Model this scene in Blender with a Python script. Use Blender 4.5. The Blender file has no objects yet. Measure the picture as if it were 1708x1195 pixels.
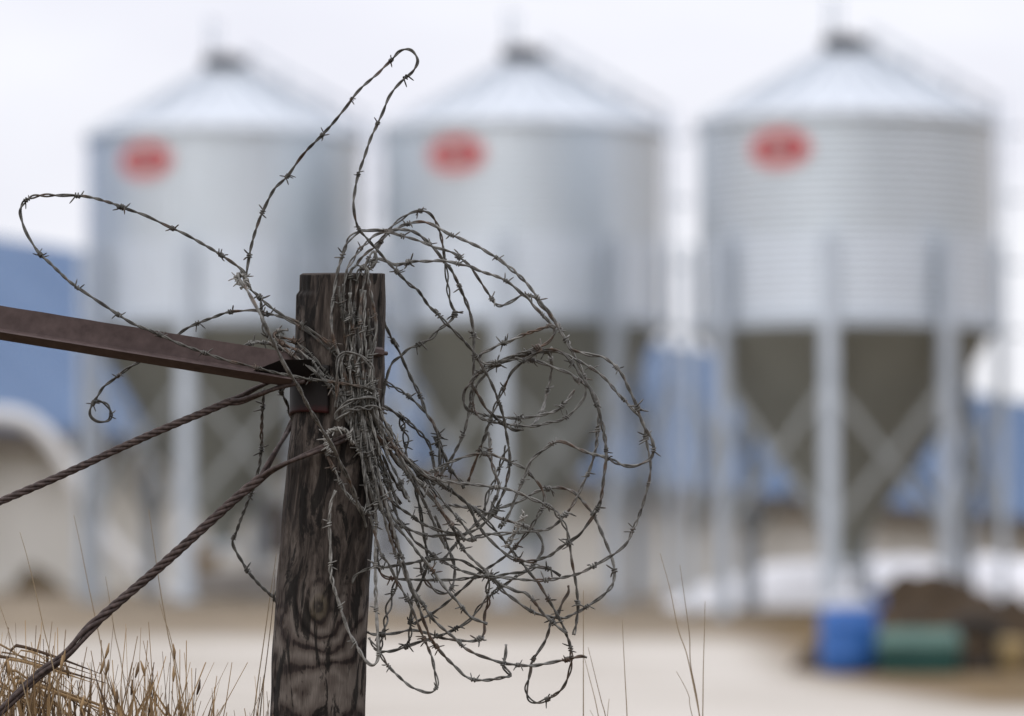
import bpy, math, random
import numpy as np
from mathutils import Vector, Matrix, noise

random.seed(7)
rng = np.random.default_rng(11)
scene = bpy.context.scene
COL = scene.collection
R = math.radians

# ------------------------------------------------------------------ camera frame and pixel helper
LENS, SENS, PW, PH = 200.0, 36.0, 1708.0, 1195.0
K = SENS / LENS / PW                 # radians per photo pixel
D0 = 7.80                            # distance of the fence post
U = K * D0                           # metres per photo pixel at the post
YH = 1106.0                          # photo row of the horizon
TILT = (YH - PH / 2) * K
CAM = Vector((0.0, 0.0, 0.45))
FWD = Vector((0, math.cos(TILT), math.sin(TILT)))
UP = Vector((0, -math.sin(TILT), math.cos(TILT)))
RIGHT = Vector((1, 0, 0))

def P(x, y, z=0.0):
    """foreground point: photo position plus z (in post-plane pixels towards the camera)"""
    d = D0 - z * U
    return CAM + FWD * d + RIGHT * ((x - PW / 2) * K * d) + UP * ((PH / 2 - y) * K * d)

def Q(x, y, dist):
    """far point at ground distance dist"""
    return Vector(((x - PW / 2) * K * dist, dist, CAM.z + (YH - y) * K * dist))

# ------------------------------------------------------------------ materials
def mat(name, base=(.5, .5, .5), rough=.6, metal=0.0, spec=.4):
    m = bpy.data.materials.new(name)
    m.use_nodes = True
    b = m.node_tree.nodes['Principled BSDF']
    b.inputs['Base Color'].default_value = (*base, 1)
    b.inputs['Roughness'].default_value = rough
    b.inputs['Metallic'].default_value = metal
    b.inputs['Specular IOR Level'].default_value = spec
    return m

class NT:
    def __init__(self, m):
        self.t = m.node_tree
        self.b = self.t.nodes.get('Principled BSDF')
    def n(self, typ, **kw):
        nd = self.t.nodes.new(typ)
        for k, v in kw.items():
            setattr(nd, k, v)
        return nd
    def link(self, a, b):
        self.t.links.new(a, b)
    def math(self, op, a, b=None, clamp=False):
        nd = self.n('ShaderNodeMath', operation=op)
        nd.use_clamp = clamp
        for i, v in enumerate((a, b)):
            if v is None: continue
            if isinstance(v, (int, float)): nd.inputs[i].default_value = v
            else: self.link(v, nd.inputs[i])
        return nd.outputs[0]
    def coord(self, kind='Object', scale=(1, 1, 1), loc=(0, 0, 0)):
        tc = self.n('ShaderNodeTexCoord')
        mp = self.n('ShaderNodeMapping')
        mp.inputs['Scale'].default_value = scale
        mp.inputs['Location'].default_value = loc
        self.link(tc.outputs[kind], mp.inputs[0])
        return mp.outputs[0]
    def noise(self, vec, scale=1, detail=4, rough=.55, dist=0):
        nd = self.n('ShaderNodeTexNoise')
        self.link(vec, nd.inputs['Vector'])
        nd.inputs['Scale'].default_value = scale
        nd.inputs['Detail'].default_value = detail
        nd.inputs['Roughness'].default_value = rough
        nd.inputs['Distortion'].default_value = dist
        return nd.outputs['Fac']
    def ramp(self, fac, stops):
        nd = self.n('ShaderNodeValToRGB')
        cr = nd.color_ramp
        while len(cr.elements) < len(stops): cr.elements.new(.5)
        for e, (p, c) in zip(cr.elements, stops):
            e.position = p
            e.color = (*c, 1) if len(c) == 3 else c
        self.link(fac, nd.inputs[0])
        return nd.outputs[0]
    def mix(self, fac, a, b, mode='MIX'):
        nd = self.n('ShaderNodeMix', data_type='RGBA', blend_type=mode)
        ins = [s for s in nd.inputs if s.type == 'RGBA']
        if isinstance(fac, (int, float)): nd.inputs[0].default_value = fac
        else: self.link(fac, nd.inputs[0])
        for s, v in zip(ins, (a, b)):
            if isinstance(v, tuple): s.default_value = (*v, 1)
            else: self.link(v, s)
        return [s for s in nd.outputs if s.type == 'RGBA'][0]
    def bump(self, h, strength=.3, dist=.001):
        nd = self.n('ShaderNodeBump')
        nd.inputs['Strength'].default_value = strength
        nd.inputs['Distance'].default_value = dist
        self.link(h, nd.inputs['Height'])
        self.link(nd.outputs[0], self.b.inputs['Normal'])

def mottled(name, c1, c2, scale, rough=.6, metal=0, p=(.35, .65), detail=5, bump=0, bdist=.001, spec=.4, stretch=(1, 1, 1)):
    m = mat(name, c1, rough, metal, spec)
    t = NT(m)
    oi = t.n('ShaderNodeObjectInfo')
    va = t.n('ShaderNodeVectorMath', operation='ADD')
    sc = t.n('ShaderNodeVectorMath', operation='SCALE'); sc.inputs['Scale'].default_value = .37
    t.link(oi.outputs['Location'], sc.inputs[0])
    t.link(t.coord('Object', stretch), va.inputs[0]); t.link(sc.outputs[0], va.inputs[1])
    f = t.noise(va.outputs[0], scale, detail, .6)
    t.link(t.ramp(f, [(p[0], c1), (p[1], c2)]), t.b.inputs['Base Color'])
    if bump: t.bump(f, bump, bdist)
    return m

M = {}
def wire_mat(name, c1, c2):
    m = mottled(name, c1, c2, 90, .5, .3, (.34, .68))
    t = NT(m)
    src = t.b.inputs['Base Color'].links[0].from_socket
    oi = t.n('ShaderNodeObjectInfo')
    ad = t.n('ShaderNodeVectorMath', operation='ADD'); t.link(t.coord('Object'), ad.inputs[0]); t.link(oi.outputs['Location'], ad.inputs[1])
    big = t.noise(ad.outputs[0], 22, 4, .6)
    rust = t.ramp(t.noise(ad.outputs[0], 260, 2), [(.3, (.045, .024, .014)), (.7, (.135, .075, .042))])
    c = t.mix(t.ramp(big, [(.55, (0, 0, 0)), (.66, (.75, .75, .75))]), src, rust)
    t.link(c, t.b.inputs['Base Color'])
    return m
M['wire_dark'] = wire_mat('oxidised and shaded dark wire', (.026, .024, .019), (.125, .12, .105))  # besides oxidation, the dark tone paints in shaded fronts against the sky
M['wire_mid'] = wire_mat('weathered grey wire', (.044, .041, .035), (.225, .22, .20))
M['wire_front'] = mottled('brighter zinc wire', (.09, .088, .078), (.31, .305, .28), 90, .5, .3, (.33, .68))
M['wire_pale'] = mottled('pale zinc wire', (.13, .125, .11), (.36, .35, .32), 90, .55, .25, (.35, .68))
M['cable'] = mottled('rusted brace cable', (.026, .017, .015), (.098, .070, .061), 140, .7, .1, (.35, .7), bump=.4, bdist=.0006)
M['rust'] = mottled('brown rusty steel', (.052, .034, .031), (.100, .070, .064), 55, .62, .15, (.3, .72), 8, bump=.25, bdist=.0005)
def plate_mat():
    m = mat('worn red plate paint and gusset shade', (.02, .01, .01), .6, .1, .3)
    t = NT(m)
    v = t.coord('Generated')
    sp = t.n('ShaderNodeSeparateXYZ'); t.link(v, sp.inputs[0])
    f = t.math('ADD', sp.outputs[2], t.math('MULTIPLY', t.math('SUBTRACT', t.noise(v, 9, 5), .5), .22))
    t.link(t.ramp(f, [(.0, (.035, .004, .004)), (.07, (.026, .004, .004)), (.19, (.008, .005, .0045)), (.9, (.005, .004, .0035)), (1.0, (.015, .008, .007))]), t.b.inputs['Base Color'])
    return m
M['plate'] = plate_mat()
M['red_steel'] = mottled('flaking red paint on steel', (.025, .010, .010), (.16, .012, .014), 45, .55, .1, (.4, .6), 6, bump=.3)
M['galv'] = mottled('galvanised sheet', (.63, .68, .715), (.73, .775, .81), .9, .38, .9, (.3, .7), 6, stretch=(1, 1, .3))
M['galv_roof'] = mottled('galvanised roof sheet', (.56, .60, .64), (.64, .68, .72), 1.2, .5, .4, (.3, .7), 5)
M['galv_new'] = mottled('newer galvanised sheet', (.68, .73, .78), (.75, .80, .85), .9, .42, .7, (.3, .7), 6, stretch=(1, 1, .3))
M['galv_leg'] = mottled('galvanised leg steel', (.45, .50, .555), (.54, .59, .645), 2.5, .5, .55, (.3, .7), 5)
M['galv_hopper'] = mottled('galvanised hopper sheet with underside shade', (.235, .25, .23), (.30, .315, .29), 1.1, .6, .25, (.3, .7), 5)  # base colour darkened to paint in the weak light under the cone
M['galv_dull'] = mottled('dull brace steel', (.27, .285, .28), (.34, .355, .35), 2.5, .6, .4)
M['cap'] = mottled('dark steel cap', (.06, .063, .07), (.10, .105, .115), 4, .5, .4)
M['decal_red'] = mottled('red decal', (.50, .045, .055), (.57, .065, .075), 6, .5)
M['decal_grey'] = mottled('grey decal print', (.30, .25, .24), (.37, .32, .31), 6, .5)
M['decal_pale'] = mottled('pale decal edge', (.60, .46, .44), (.66, .53, .51), 6, .5)
M['decal_deep'] = mottled('deep red decal print', (.24, .004, .015), (.30, .008, .02), 6, .5)
M['blue_roof'] = mottled('blue roof sheet', (.082, .148, .268), (.112, .186, .315), .6, .55, 0, stretch=(1, 1, 1))
M['tan_wall'] = mottled('cream barn siding', (.56, .54, .48), (.72, .70, .64), .35, .8, 0, (.35, .65), 6)
M['dark_open'] = mottled('dark opening', (.045, .036, .028), (.09, .07, .055), 3, .8)
M['fascia'] = mottled('brown fascia', (.10, .085, .07), (.15, .125, .105), 3, .7)
M['snow'] = mottled('old snow', (.88, .88, .90), (.94, .94, .955), 2.0, .8, 0, (.3, .7), 6, bump=.3, bdist=.03)
M['blue_plastic'] = mottled('blue plastic', (.022, .105, .35), (.035, .135, .41), 5, .45)
M['pale_plastic'] = mottled('pale grey plastic', (.45, .47, .52), (.58, .6, .64), 6, .5)
M['green_plastic'] = mottled('green plastic', (.010, .052, .045), (.018, .075, .062), 5, .45)
M['green_lid'] = mottled('pale green plastic', (.07, .145, .12), (.09, .18, .15), 5, .45)
M['soil'] = mottled('dark brown soil', (.030, .020, .011), (.075, .05, .028), 5, .95, 0, (.3, .7), 8, bump=.8, bdist=.05)
M['rubber'] = mottled('black rubber', (.014, .012, .010), (.03, .026, .022), 8, .8)
M['tan_sack'] = mottled('tan sackcloth', (.26, .19, .09), (.36, .27, .13), 8, .85)
M['white_hose'] = mottled('dull white hose', (.76, .755, .74), (.86, .855, .84), 3, .6)
M['orange'] = mottled('ochre plastic', (.30, .18, .05), (.40, .25, .08), 5, .5)
M['concrete'] = mottled('pale concrete', (.40, .375, .35), (.52, .49, .46), 4, .9, 0, (.3, .7), 8)
M['straw'] = mottled('dark old straw', (.045, .032, .018), (.12, .085, .045), 6, .95, 0, (.3, .7), 8, bump=.7, bdist=.05)

def grass_mat(name, c1, c2):
    m = mat(name, c1, .75)
    t = NT(m)
    gi = t.n('ShaderNodeNewGeometry')
    f = gi.outputs['Random Per Island']
    t.link(t.ramp(f, [(0, c1), (1, c2)]), t.b.inputs['Base Color'])
    return m
M['grass'] = grass_mat('dry grass', (.055, .031, .016), (.38, .25, .12))
M['stalk'] = grass_mat('dry stalk', (.15, .105, .06), (.40, .31, .19))

# ------------------------------------------------------------------ object helpers
def link_obj(name, me, m=None, parent=None, smooth=True):
    if m is not None:
        for mm in (m if isinstance(m, (list, tuple)) else [m]): me.materials.append(mm)
    if smooth:
        me.polygons.foreach_set('use_smooth', [True] * len(me.polygons))
    o = bpy.data.objects.new(name, me)
    COL.objects.link(o)
    if parent is not None: o.parent = parent
    return o

def tag(o, label=None, cat=None, group=None, kind=None):
    if label: o['label'] = label
    if cat: o['category'] = cat
    if group: o['group'] = group
    if kind: o['kind'] = kind
    return o

def empty(name, loc, label=None, cat=None, group=None):
    o = bpy.data.objects.new(name, None)
    COL.objects.link(o)
    o.location = loc
    o.empty_display_size = .1
    return tag(o, label, cat, group)

class MB:
    """collects vertices and faces"""
    def __init__(self): self.v, self.f = [], []
    def add(self, vs, fs):
        k = len(self.v)
        self.v += [tuple(p) for p in vs]
        self.f += [tuple(i + k for i in f) for f in fs]
        return self
    def box(self, c, s, rot=None, bev=0.0):
        c = Vector(c); s = Vector(s) / 2
        vs = []
        for z in (-1, 1):
            for y in (-1, 1):
                for x in (-1, 1):
                    p = Vector((x * s.x, y * s.y, z * s.z))
                    if rot is not None: p = rot @ p
                    vs.append(c + p)
        return self.add(vs, [(0, 2, 3, 1), (4, 5, 7, 6), (0, 1, 5, 4), (2, 6, 7, 3), (0, 4, 6, 2), (1, 3, 7, 5)])
    def bar(self, a, b, w, h, up=Vector((0, 0, 1))):
        a, b = Vector(a), Vector(b)
        t = (b - a); L = t.length; t.normalize()
        s = t.cross(up)
        if s.length < 1e-4: s = t.cross(Vector((0, 1, 0)))
        s.normalize(); n = s.cross(t)
        return self.box((a + b) / 2, (L, w, h), Matrix((t, s, n)).transposed())
    def tube(self, pts, rad, sides=8, caps=True):
        vs, fs = tube_arrays(np.array([tuple(p) for p in pts], float), rad, sides, caps)
        return self.add(vs, fs)
    def lathe(self, prof, seg=32, cap0=False, cap1=False, wob=None):
        vs, fs = [], []
        for (r, z) in prof:
            for i in range(seg):
                a = 2 * math.pi * i / seg
                vs.append((r * math.cos(a), r * math.sin(a), z))
        for j in range(len(prof) - 1):
            for i in range(seg):
                i2 = (i + 1) % seg
                fs.append((j * seg + i, j * seg + i2, (j + 1) * seg + i2, (j + 1) * seg + i))
        if cap0: fs.append(tuple(range(seg - 1, -1, -1)))
        if cap1:
            k = (len(prof) - 1) * seg
            fs.append(tuple(k + i for i in range(seg)))
        return self.add(vs, fs)
    def mesh(self, name):
        me = bpy.data.meshes.new(name)
        me.from_pydata(self.v, [], self.f)
        me.update()
        return me
    def build(self, name, m=None, parent=None, smooth=True, bevel=0.0):
        o = link_obj(name, self.mesh(name), m, parent, smooth)
        if bevel:
            b = o.modifiers.new('bevel', 'BEVEL'); b.width = bevel; b.segments = 2; b.limit_method = 'ANGLE'
            if smooth: o.data.polygons.foreach_set('use_smooth', [False] * len(o.data.polygons))
        return o

def frames(p):
    t = np.gradient(p, axis=0)
    t /= np.linalg.norm(t, axis=1, keepdims=True) + 1e-12
    n = np.zeros_like(t); b = np.zeros_like(t)
    ref = np.array((0.0, 1.0, 0.0))
    v = np.cross(t[0], ref)
    if np.linalg.norm(v) < .05: v = np.cross(t[0], (1, 0, 0.))
    v /= np.linalg.norm(v)
    for i in range(len(p)):
        v = v - t[i] * np.dot(v, t[i])
        v /= np.linalg.norm(v) + 1e-12
        n[i] = v; b[i] = np.cross(t[i], v)
    return t, n, b

def tube_arrays(p, rad, sides=6, caps=True):
    t, n, b = frames(p)
    N = len(p)
    r = np.full(N, rad) if np.isscalar(rad) else np.asarray(rad, float)
    a = np.arange(sides) * 2 * np.pi / sides
    vs = p[:, None, :] + r[:, None, None] * (np.cos(a)[None, :, None] * n[:, None, :] + np.sin(a)[None, :, None] * b[:, None, :])
    vs = vs.reshape(-1, 3)
    fs = []
    for j in range(N - 1):
        for i in range(sides):
            i2 = (i + 1) % sides
            fs.append((j * sides + i, j * sides + i2, (j + 1) * sides + i2, (j + 1) * sides + i))
    if caps:
        fs.append(tuple(range(sides - 1, -1, -1)))
        fs.append(tuple((N - 1) * sides + i for i in range(sides)))
    return [tuple(v) for v in vs], fs

def catmull(pts, step):
    p = np.array(pts, float)
    p = np.vstack([2 * p[0] - p[1], p, 2 * p[-1] - p[-2]])
    out = []
    for i in range(1, len(p) - 2):
        p0, p1, p2, p3 = p[i - 1], p[i], p[i + 1], p[i + 2]
        n = max(2, int(np.linalg.norm(p2 - p1) / step * 2))
        s = np.linspace(0, 1, n, endpoint=False)[:, None]
        out.append(.5 * ((2 * p1) + (-p0 + p2) * s + (2 * p0 - 5 * p1 + 4 * p2 - p3) * s ** 2 + (-p0 + 3 * p1 - 3 * p2 + p3) * s ** 3))
    out.append(p[-2][None])
    q = np.vstack(out)
    L = np.concatenate([[0], np.cumsum(np.linalg.norm(np.diff(q, axis=0), axis=1))])
    n = max(4, int(L[-1] / step))
    s = np.linspace(0, L[-1], n)
    return np.stack([np.interp(s, L, q[:, k]) for k in range(q.shape[1])], 1), s

# ------------------------------------------------------------------ fence post
POST = [(440, 568.5, 73.5), (458, 568.5, 73.5), (560, 567, 74), (690, 565, 75), (760, 556.5, 76), (870, 547.5, 77.5), (980, 538, 77.5),
        (1100, 531.5, 79.5), (1195, 529.5, 79.5), (1653, 515, 84), (1720, 513, 85)]
PY = np.array([a[0] for a in POST]); PC = np.array([a[1] for a in POST]); PR = np.array([a[2] for a in POST])
def post_c(y): return np.interp(y, PY, PC)
def post_r(y): return np.interp(y, PY, PR)
def zs(x, y):
    """z of the post's front surface (0 outside its outline)"""
    d = x - post_c(y); r = post_r(y)
    return np.sqrt(np.maximum(r * r - d * d, 0.0))

def wood_material():
    m = mat('weathered post wood', (.06, .05, .045), .85, 0, .25)
    t = NT(m)
    uv = t.n('ShaderNodeUVMap'); uv.uv_map = 'UVMap'
    sep = t.n('ShaderNodeSeparateXYZ'); t.link(uv.outputs[0], sep.inputs[0])
    u = t.math('MULTIPLY', sep.outputs[0], 1000); v = t.math('MULTIPLY', sep.outputs[1], 1000)
    def vec(su, sv, off=0.0):
        c = t.n('ShaderNodeCombineXYZ')
        t.link(t.math('MULTIPLY', u, su), c.inputs[0]); t.link(t.math('MULTIPLY', v, sv), c.inputs[1])
        c.inputs[2].default_value = off
        return c.outputs[0]
    # distance from the knot
    du = t.math('DIVIDE', t.math('ADD', u, 4.0), 20.0); dv = t.math('DIVIDE', t.math('SUBTRACT', v, 1012.0), 30.0)
    d2 = t.math('ADD', t.math('MULTIPLY', du, du), t.math('MULTIPLY', dv, dv))
    dist = t.math('SQRT', d2)
    kn = t.math('POWER', 2.718, t.math('MULTIPLY', d2, -0.22))
    streak = t.noise(vec(.055, .0095, 3.1), 1, 9, .64, .9)
    fine = t.noise(vec(.42, .018, 7.7), 1, 5, .6)
    grain = t.noise(vec(1.1, .05, 1.2), 1, 3, .6)
    upper = t.ramp(streak, [(.30, (.006, .005, .004)), (.42, (.028, .023, .020)), (.54, (.078, .066, .058)), (.70, (.165, .147, .132))])
    # wavy bands of the grain below the knot
    wv = t.noise(vec(.011, .008, 5.3), 1, 2.5, .5, .3)
    F = t.math('ADD', t.math('ADD', t.math('MULTIPLY', v, .0125), t.math('MULTIPLY', wv, 3.6)), t.math('MULTIPLY', kn, -1.6))
    band = t.math('SINE', t.math('MULTIPLY', F, 6.2832))
    bandn = t.math('ADD', t.math('MULTIPLY', band, .30), t.math('ADD', t.math('MULTIPLY', fine, .32), t.math('MULTIPLY', streak, .55)))
    lower = t.ramp(bandn, [(.06, (.012, .009, .008)), (.17, (.030, .022, .020)), (.27, (.082, .068, .060)), (.52, (.115, .100, .089)), (.9, (.19, .172, .156))])
    msk = t.math('ADD', t.math('DIVIDE', t.math('SUBTRACT', v, 955.0), 60.0), t.math('MULTIPLY', t.math('SUBTRACT', t.noise(vec(.03, .02, 2), 1, 3), .5), 2.2), True)
    c = t.mix(msk, upper, lower)
    # black weathering blotches
    bl = t.noise(vec(.034, .0085, 9.4), 1, 8, .66, .9)
    c = t.mix(t.ramp(bl, [(.515, (0, 0, 0)), (.56, (.9, .9, .9))]), c, (.007, .006, .005))
    # knot rings
    rings = t.math('SINE', t.math('ADD', t.math('MULTIPLY', dist, 8.0), t.math('MULTIPLY', fine, 7)))
    kc = t.ramp(t.math('ADD', t.math('MULTIPLY', rings, .5), .5), [(.15, (.012, .010, .007)), (.8, (.085, .073, .048))])
    km = t.math('MULTIPLY', t.math('SUBTRACT', 1.5, t.math('ADD', dist, t.math('MULTIPLY', streak, .5)), True), .8)
    c = t.mix(km, c, kc)
    c = t.mix(.55, c, t.ramp(grain, [(.3, (.25, .25, .25)), (.7, (1, 1, 1))]), 'MULTIPLY')
    # a warm gain to keep the wood out of pure black
    c = t.mix(1.0, c, (1.14, 1.08, 1.02), 'MULTIPLY')
    t.link(c, t.b.inputs['Base Color'])
    h = t.math('ADD', t.math('MULTIPLY', streak, 1.0), t.math('ADD', t.math('MULTIPLY', fine, .5), t.math('MULTIPLY', grain, .25)))
    h = t.math('ADD', h, t.math('MULTIPLY', rings, t.math('MULTIPLY', km, .12)))
    t.bump(h, .8, .004)
    return m

def build_post():
    NA = 160
    ys = list(np.arange(458, 1240, 3.0)) + list(np.arange(1240, 1721, 30.0))
    vs, fs, uvs = [], [], []
    base = P(515, 1653, 0)
    def rr(a, y):
        c, r = float(post_c(y)), float(post_r(y))
        w = noise.noise(Vector((math.cos(a) * 1.3, math.sin(a) * 1.3, y * .004))) * 2.6
        w += noise.noise(Vector((math.cos(a) * 9, math.sin(a) * 9, y * .012))) * 1.2
        cr = noise.noise(Vector((math.cos(a) * 7 + 4, math.sin(a) * 7, y * .005)))
        w -= 5.0 * max(0, 1 - abs(cr) / .05) * (0.5 + 0.5 * noise.noise(Vector((a * 2, y * .01, 3))))
        du, dy = (math.sin(a) * r + 4) / 22, (y - 1012) / 32
        w += 3.5 * math.exp(-(du * du + dy * dy)) if math.cos(a) > 0 else 0
        # the left top corner is chipped away down to a ledge
        if y < 492 and math.sin(a) < -.45: w -= 5.0 * min(1, (-math.sin(a) - .45) * 4) * min(1, (492 - y) / 6)
        w += 2.0 * noise.noise(Vector((math.cos(a) * 2.2 + 9, math.sin(a) * 2.2, y * .011)))
        return c, r + w
    for y in ys:
        for i in range(NA):
            a = 2 * math.pi * i / NA - math.pi      # a = 0 faces the camera
            c, r = rr(a, y)
            yy = y
            if y < 461:                              # chipped, slightly uneven saw cut
                yy = y + 1.6 * noise.noise(Vector((math.cos(a) * 2, math.sin(a) * 2, 5))) - 2.0 * math.sin(a)*.6
            vs.append(P(c + r * math.sin(a), yy, r * math.cos(a)) - base)
    for j in range(len(ys) - 1):
        for i in range(NA):
            i2 = (i + 1) % NA
            fs.append((j * NA + i, (j + 1) * NA + i, (j + 1) * NA + i2, j * NA + i2))
            a0 = 2 * math.pi * i / NA - math.pi; a1 = 2 * math.pi * (i + 1) / NA - math.pi
            for (a, y) in ((a0, ys[j]), (a0, ys[j + 1]), (a1, ys[j + 1]), (a1, ys[j])):
                uvs.append((a * 76 / 1000, y / 1000))
    # top: rim inset and centre
    k = len(vs)
    for f, dy in ((.93, -2.0), (.5, -2.5)):
        for i in range(NA):
            a = 2 * math.pi * i / NA - math.pi
            c, r = rr(a, 458)
            vs.append(P(c + r * f * math.sin(a), 458 + dy, r * f * math.cos(a)) - base)
    vs.append(P(568.5, 455, 0) - base)
    rings = [0, k, k + NA]
    for q in range(2):
        for i in range(NA):
            i2 = (i + 1) % NA
            fs.append((rings[q] + i, rings[q] + i2, rings[q + 1] + i2, rings[q + 1] + i))
            uvs += [(.01 * q, .45), (.02, .45), (.02, .46), (.01, .46)]
    for i in range(NA):
        fs.append((rings[2] + i, rings[2] + (i + 1) % NA, len(vs) - 1)); uvs += [(.01, .45), (.02, .45), (.02, .46)]
    me = bpy.data.meshes.new('fence_post')
    me.from_pydata([tuple(v) for v in vs], [], fs); me.update()
    l = me.uv_layers.new(name='UVMap')
    l.data.foreach_set('uv', np.array(uvs, 'f').ravel())
    o = link_obj('fence_post', me, wood_material())
    o.location = base
    tag(o, 'weathered round wooden fence post with a knot, wrapped in barbed wire', 'fence post')
    # red steel saddle on the left front of the post
    mb = MB()
    grid_a = np.linspace(R(-100), R(-12), 26); grid_y = np.linspace(612, 692, 18)
    def saddle(off):
        return [P(post_c(y) + (post_r(y) + off) * math.sin(a), y + 5 * math.sin(a * 2), (post_r(y) + off) * math.cos(a)) - base for y in grid_y for a in grid_a]
    vs = saddle(7.5); ni = saddle(1.0); A = len(grid_a); B = len(grid_y); n0 = len(vs)
    fs = []
    for j in range(B - 1):
        for i in range(A - 1):
            q = (j * A + i, (j + 1) * A + i, (j + 1) * A + i + 1, j * A + i + 1)
            fs.append(q); fs.append(tuple(x + n0 for x in reversed(q)))
    edge = [i for i in range(A)] + [j * A + A - 1 for j in range(1, B)] + [(B - 1) * A + i for i in range(A - 2, -1, -1)] + [j * A for j in range(B - 2, 0, -1)]
    for e, e2 in zip(edge, edge[1:] + edge[:1]): fs.append((e, e2, e2 + n0, e + n0))
    mb.add(vs + ni, fs)
    s = mb.build('mounting_plate', M['plate'], o)
    # rod with a nut through the post, showing at the right edge
    mb = MB(); mb.tube([P(612, 586, 40) - base, P(636, 589, 30) - base, P(645, 590, 22) - base], 3.6 * U, 10)
    b = mb.build('bolt', M['rust'], o)
    mb = MB()
    c0, c1 = P(622, 586, 52) - base, P(637, 588, 42) - base
    mb.tube([c0, c1], 8 * U, 6)
    mb.build('nut', M['rust'], b, smooth=False)
    return o
build_post()

# ------------------------------------------------------------------ barbed wire
def barb_mesh(k, tl=11.5):
    """one barb: a wire wound round the strand (axis X) with its cut ends standing out"""
    g = np.random.default_rng(100 + k)
    mb = MB()
    for w in range(2 if k % 3 == 0 else 1):
        turns = 1.6 + .5 * g.random() + .25 * w
        ph = g.random() * 6.28
        n = 26
        s = np.linspace(0, 1, n)
        ang = ph + s * turns * 2 * np.pi
        hx = (s - .5) * (7 + 2 * g.random()) + (w - .5) * 1.5
        rad = 3.8 + .4 * w
        core = np.stack([hx, rad * np.cos(ang), rad * np.sin(ang)], 1)
        def tail(i, sgn):
            tan = np.array([sgn * (.25 + .35 * g.random()), -np.sin(ang[i]) * sgn, np.cos(ang[i]) * sgn])
            tan /= np.linalg.norm(tan)
            out = np.array([0, np.cos(ang[i]), np.sin(ang[i])])
            L = tl * (.75 + .5 * g.random())
            return np.array([core[i] + tan * L * f + out * (2.2 * f + .5) for f in (.25, .5, .75, 1.0)])
        pts = np.vstack([tail(0, -1)[::-1], core, tail(n - 1, 1)])
        r = np.full(len(pts), 1.3); r[0] = r[-1] = .55; r[1] = r[-2] = 1.15
        vs, fs = tube_arrays(pts * U, r * U, 6)
        mb.add(vs, fs)
    return mb.mesh('barb')
BARBS = {}
def barb_data(mk, k):
    if (mk, k) not in BARBS:
        me = barb_mesh(k); me.materials.append(M[mk])
        me.polygons.foreach_set('use_smooth', [True] * len(me.polygons))
        BARBS[(mk, k)] = me
    return BARBS[(mk, k)]

def nz(s, f, seed):
    return np.array([noise.noise(Vector((float(a) * f, seed * 7.31, seed * 1.7))) for a in s])

WCOUNT = 0
def strand(label, pts, z, mk='wire_mid', front=True, barbs=88, pitch=50, rad=1.55, sep=1.42, clear=6, jit=.6, name='barbed_wire', cat='barbed wire',
           group='strands of the barbed wire tangle'):
    """a two-wire barbed strand through photo points; z = depth profile along its length"""
    global WCOUNT
    WCOUNT += 1
    sd = WCOUNT
    if len(pts[0]) == 3: q, s = catmull(pts, 2.6); zz = q[:, 2]
    else:
        q, s = catmull(pts, 2.6)
        zz = np.interp(np.linspace(0, 1, len(s)), np.linspace(0, 1, len(z)), z)
    x = q[:, 0] + nz(s, .021, sd) * jit * 1.6 + nz(s, .06, sd + 40) * jit * .6
    y = q[:, 1] + nz(s, .021, sd + 90) * jit * 1.6 + nz(s, .06, sd + 140) * jit * .6
    zz = zz + nz(s, .012, sd + 200) * 8
    zp = zs(x, y)
    if front is True: zz = np.where(zp > 0, np.maximum(zz, zp + clear), zz)
    elif front is False: zz = np.where(zp > 0, np.minimum(zz, -zp - clear), zz)
    ker = np.ones(9) / 9
    zz = np.convolve(np.pad(zz, 4, 'edge'), ker, 'valid')
    c = np.array([tuple(P(a, b, d)) for a, b, d in zip(x, y, zz)])
    mid = c[len(c) // 2].copy()
    c = c - mid
    t, n, b = frames(c)
    ph = 2 * np.pi * s / pitch + 1.6 * nz(s, .013, sd + 300) * 2 + sd
    rad = rad * random.uniform(.9, 1.12)
    a = sep * (1 + .75 * np.clip(nz(s, .017, sd + 400) * 2 - .25, -.12, 1.3))
    off = (np.cos(ph)[:, None] * n + np.sin(ph)[:, None] * b) * (a * U)[:, None]
    mb = MB()
    for sg in (1, -1):
        vs, fs = tube_arrays(c + sg * off, rad * U, 6)
        mb.add(vs, fs)
    o = mb.build(name, M[mk])
    o.location = mid
    tag(o, label, cat, group)
    if barbs:
        d = barbs * (.35 + .4 * random.random())
        while d < s[-1] - 6:
            i = int(np.searchsorted(s, d))
            me = barb_data(mk, random.randrange(6))
            ob = bpy.data.objects.new('barb', me)
            COL.objects.link(ob)
            ob.parent = o
            mtx = Matrix((Vector(t[i]), Vector(n[i]), Vector(b[i]))).transposed().to_4x4()
            ob.matrix_local = Matrix.Translation(Vector(c[i])) @ mtx @ Matrix.Rotation(random.random() * 6.28, 4, 'X') @ Matrix.Scale(.76 + .34 * random.random(), 4)
            d += barbs * (.82 + .36 * random.random())
    return o

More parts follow.
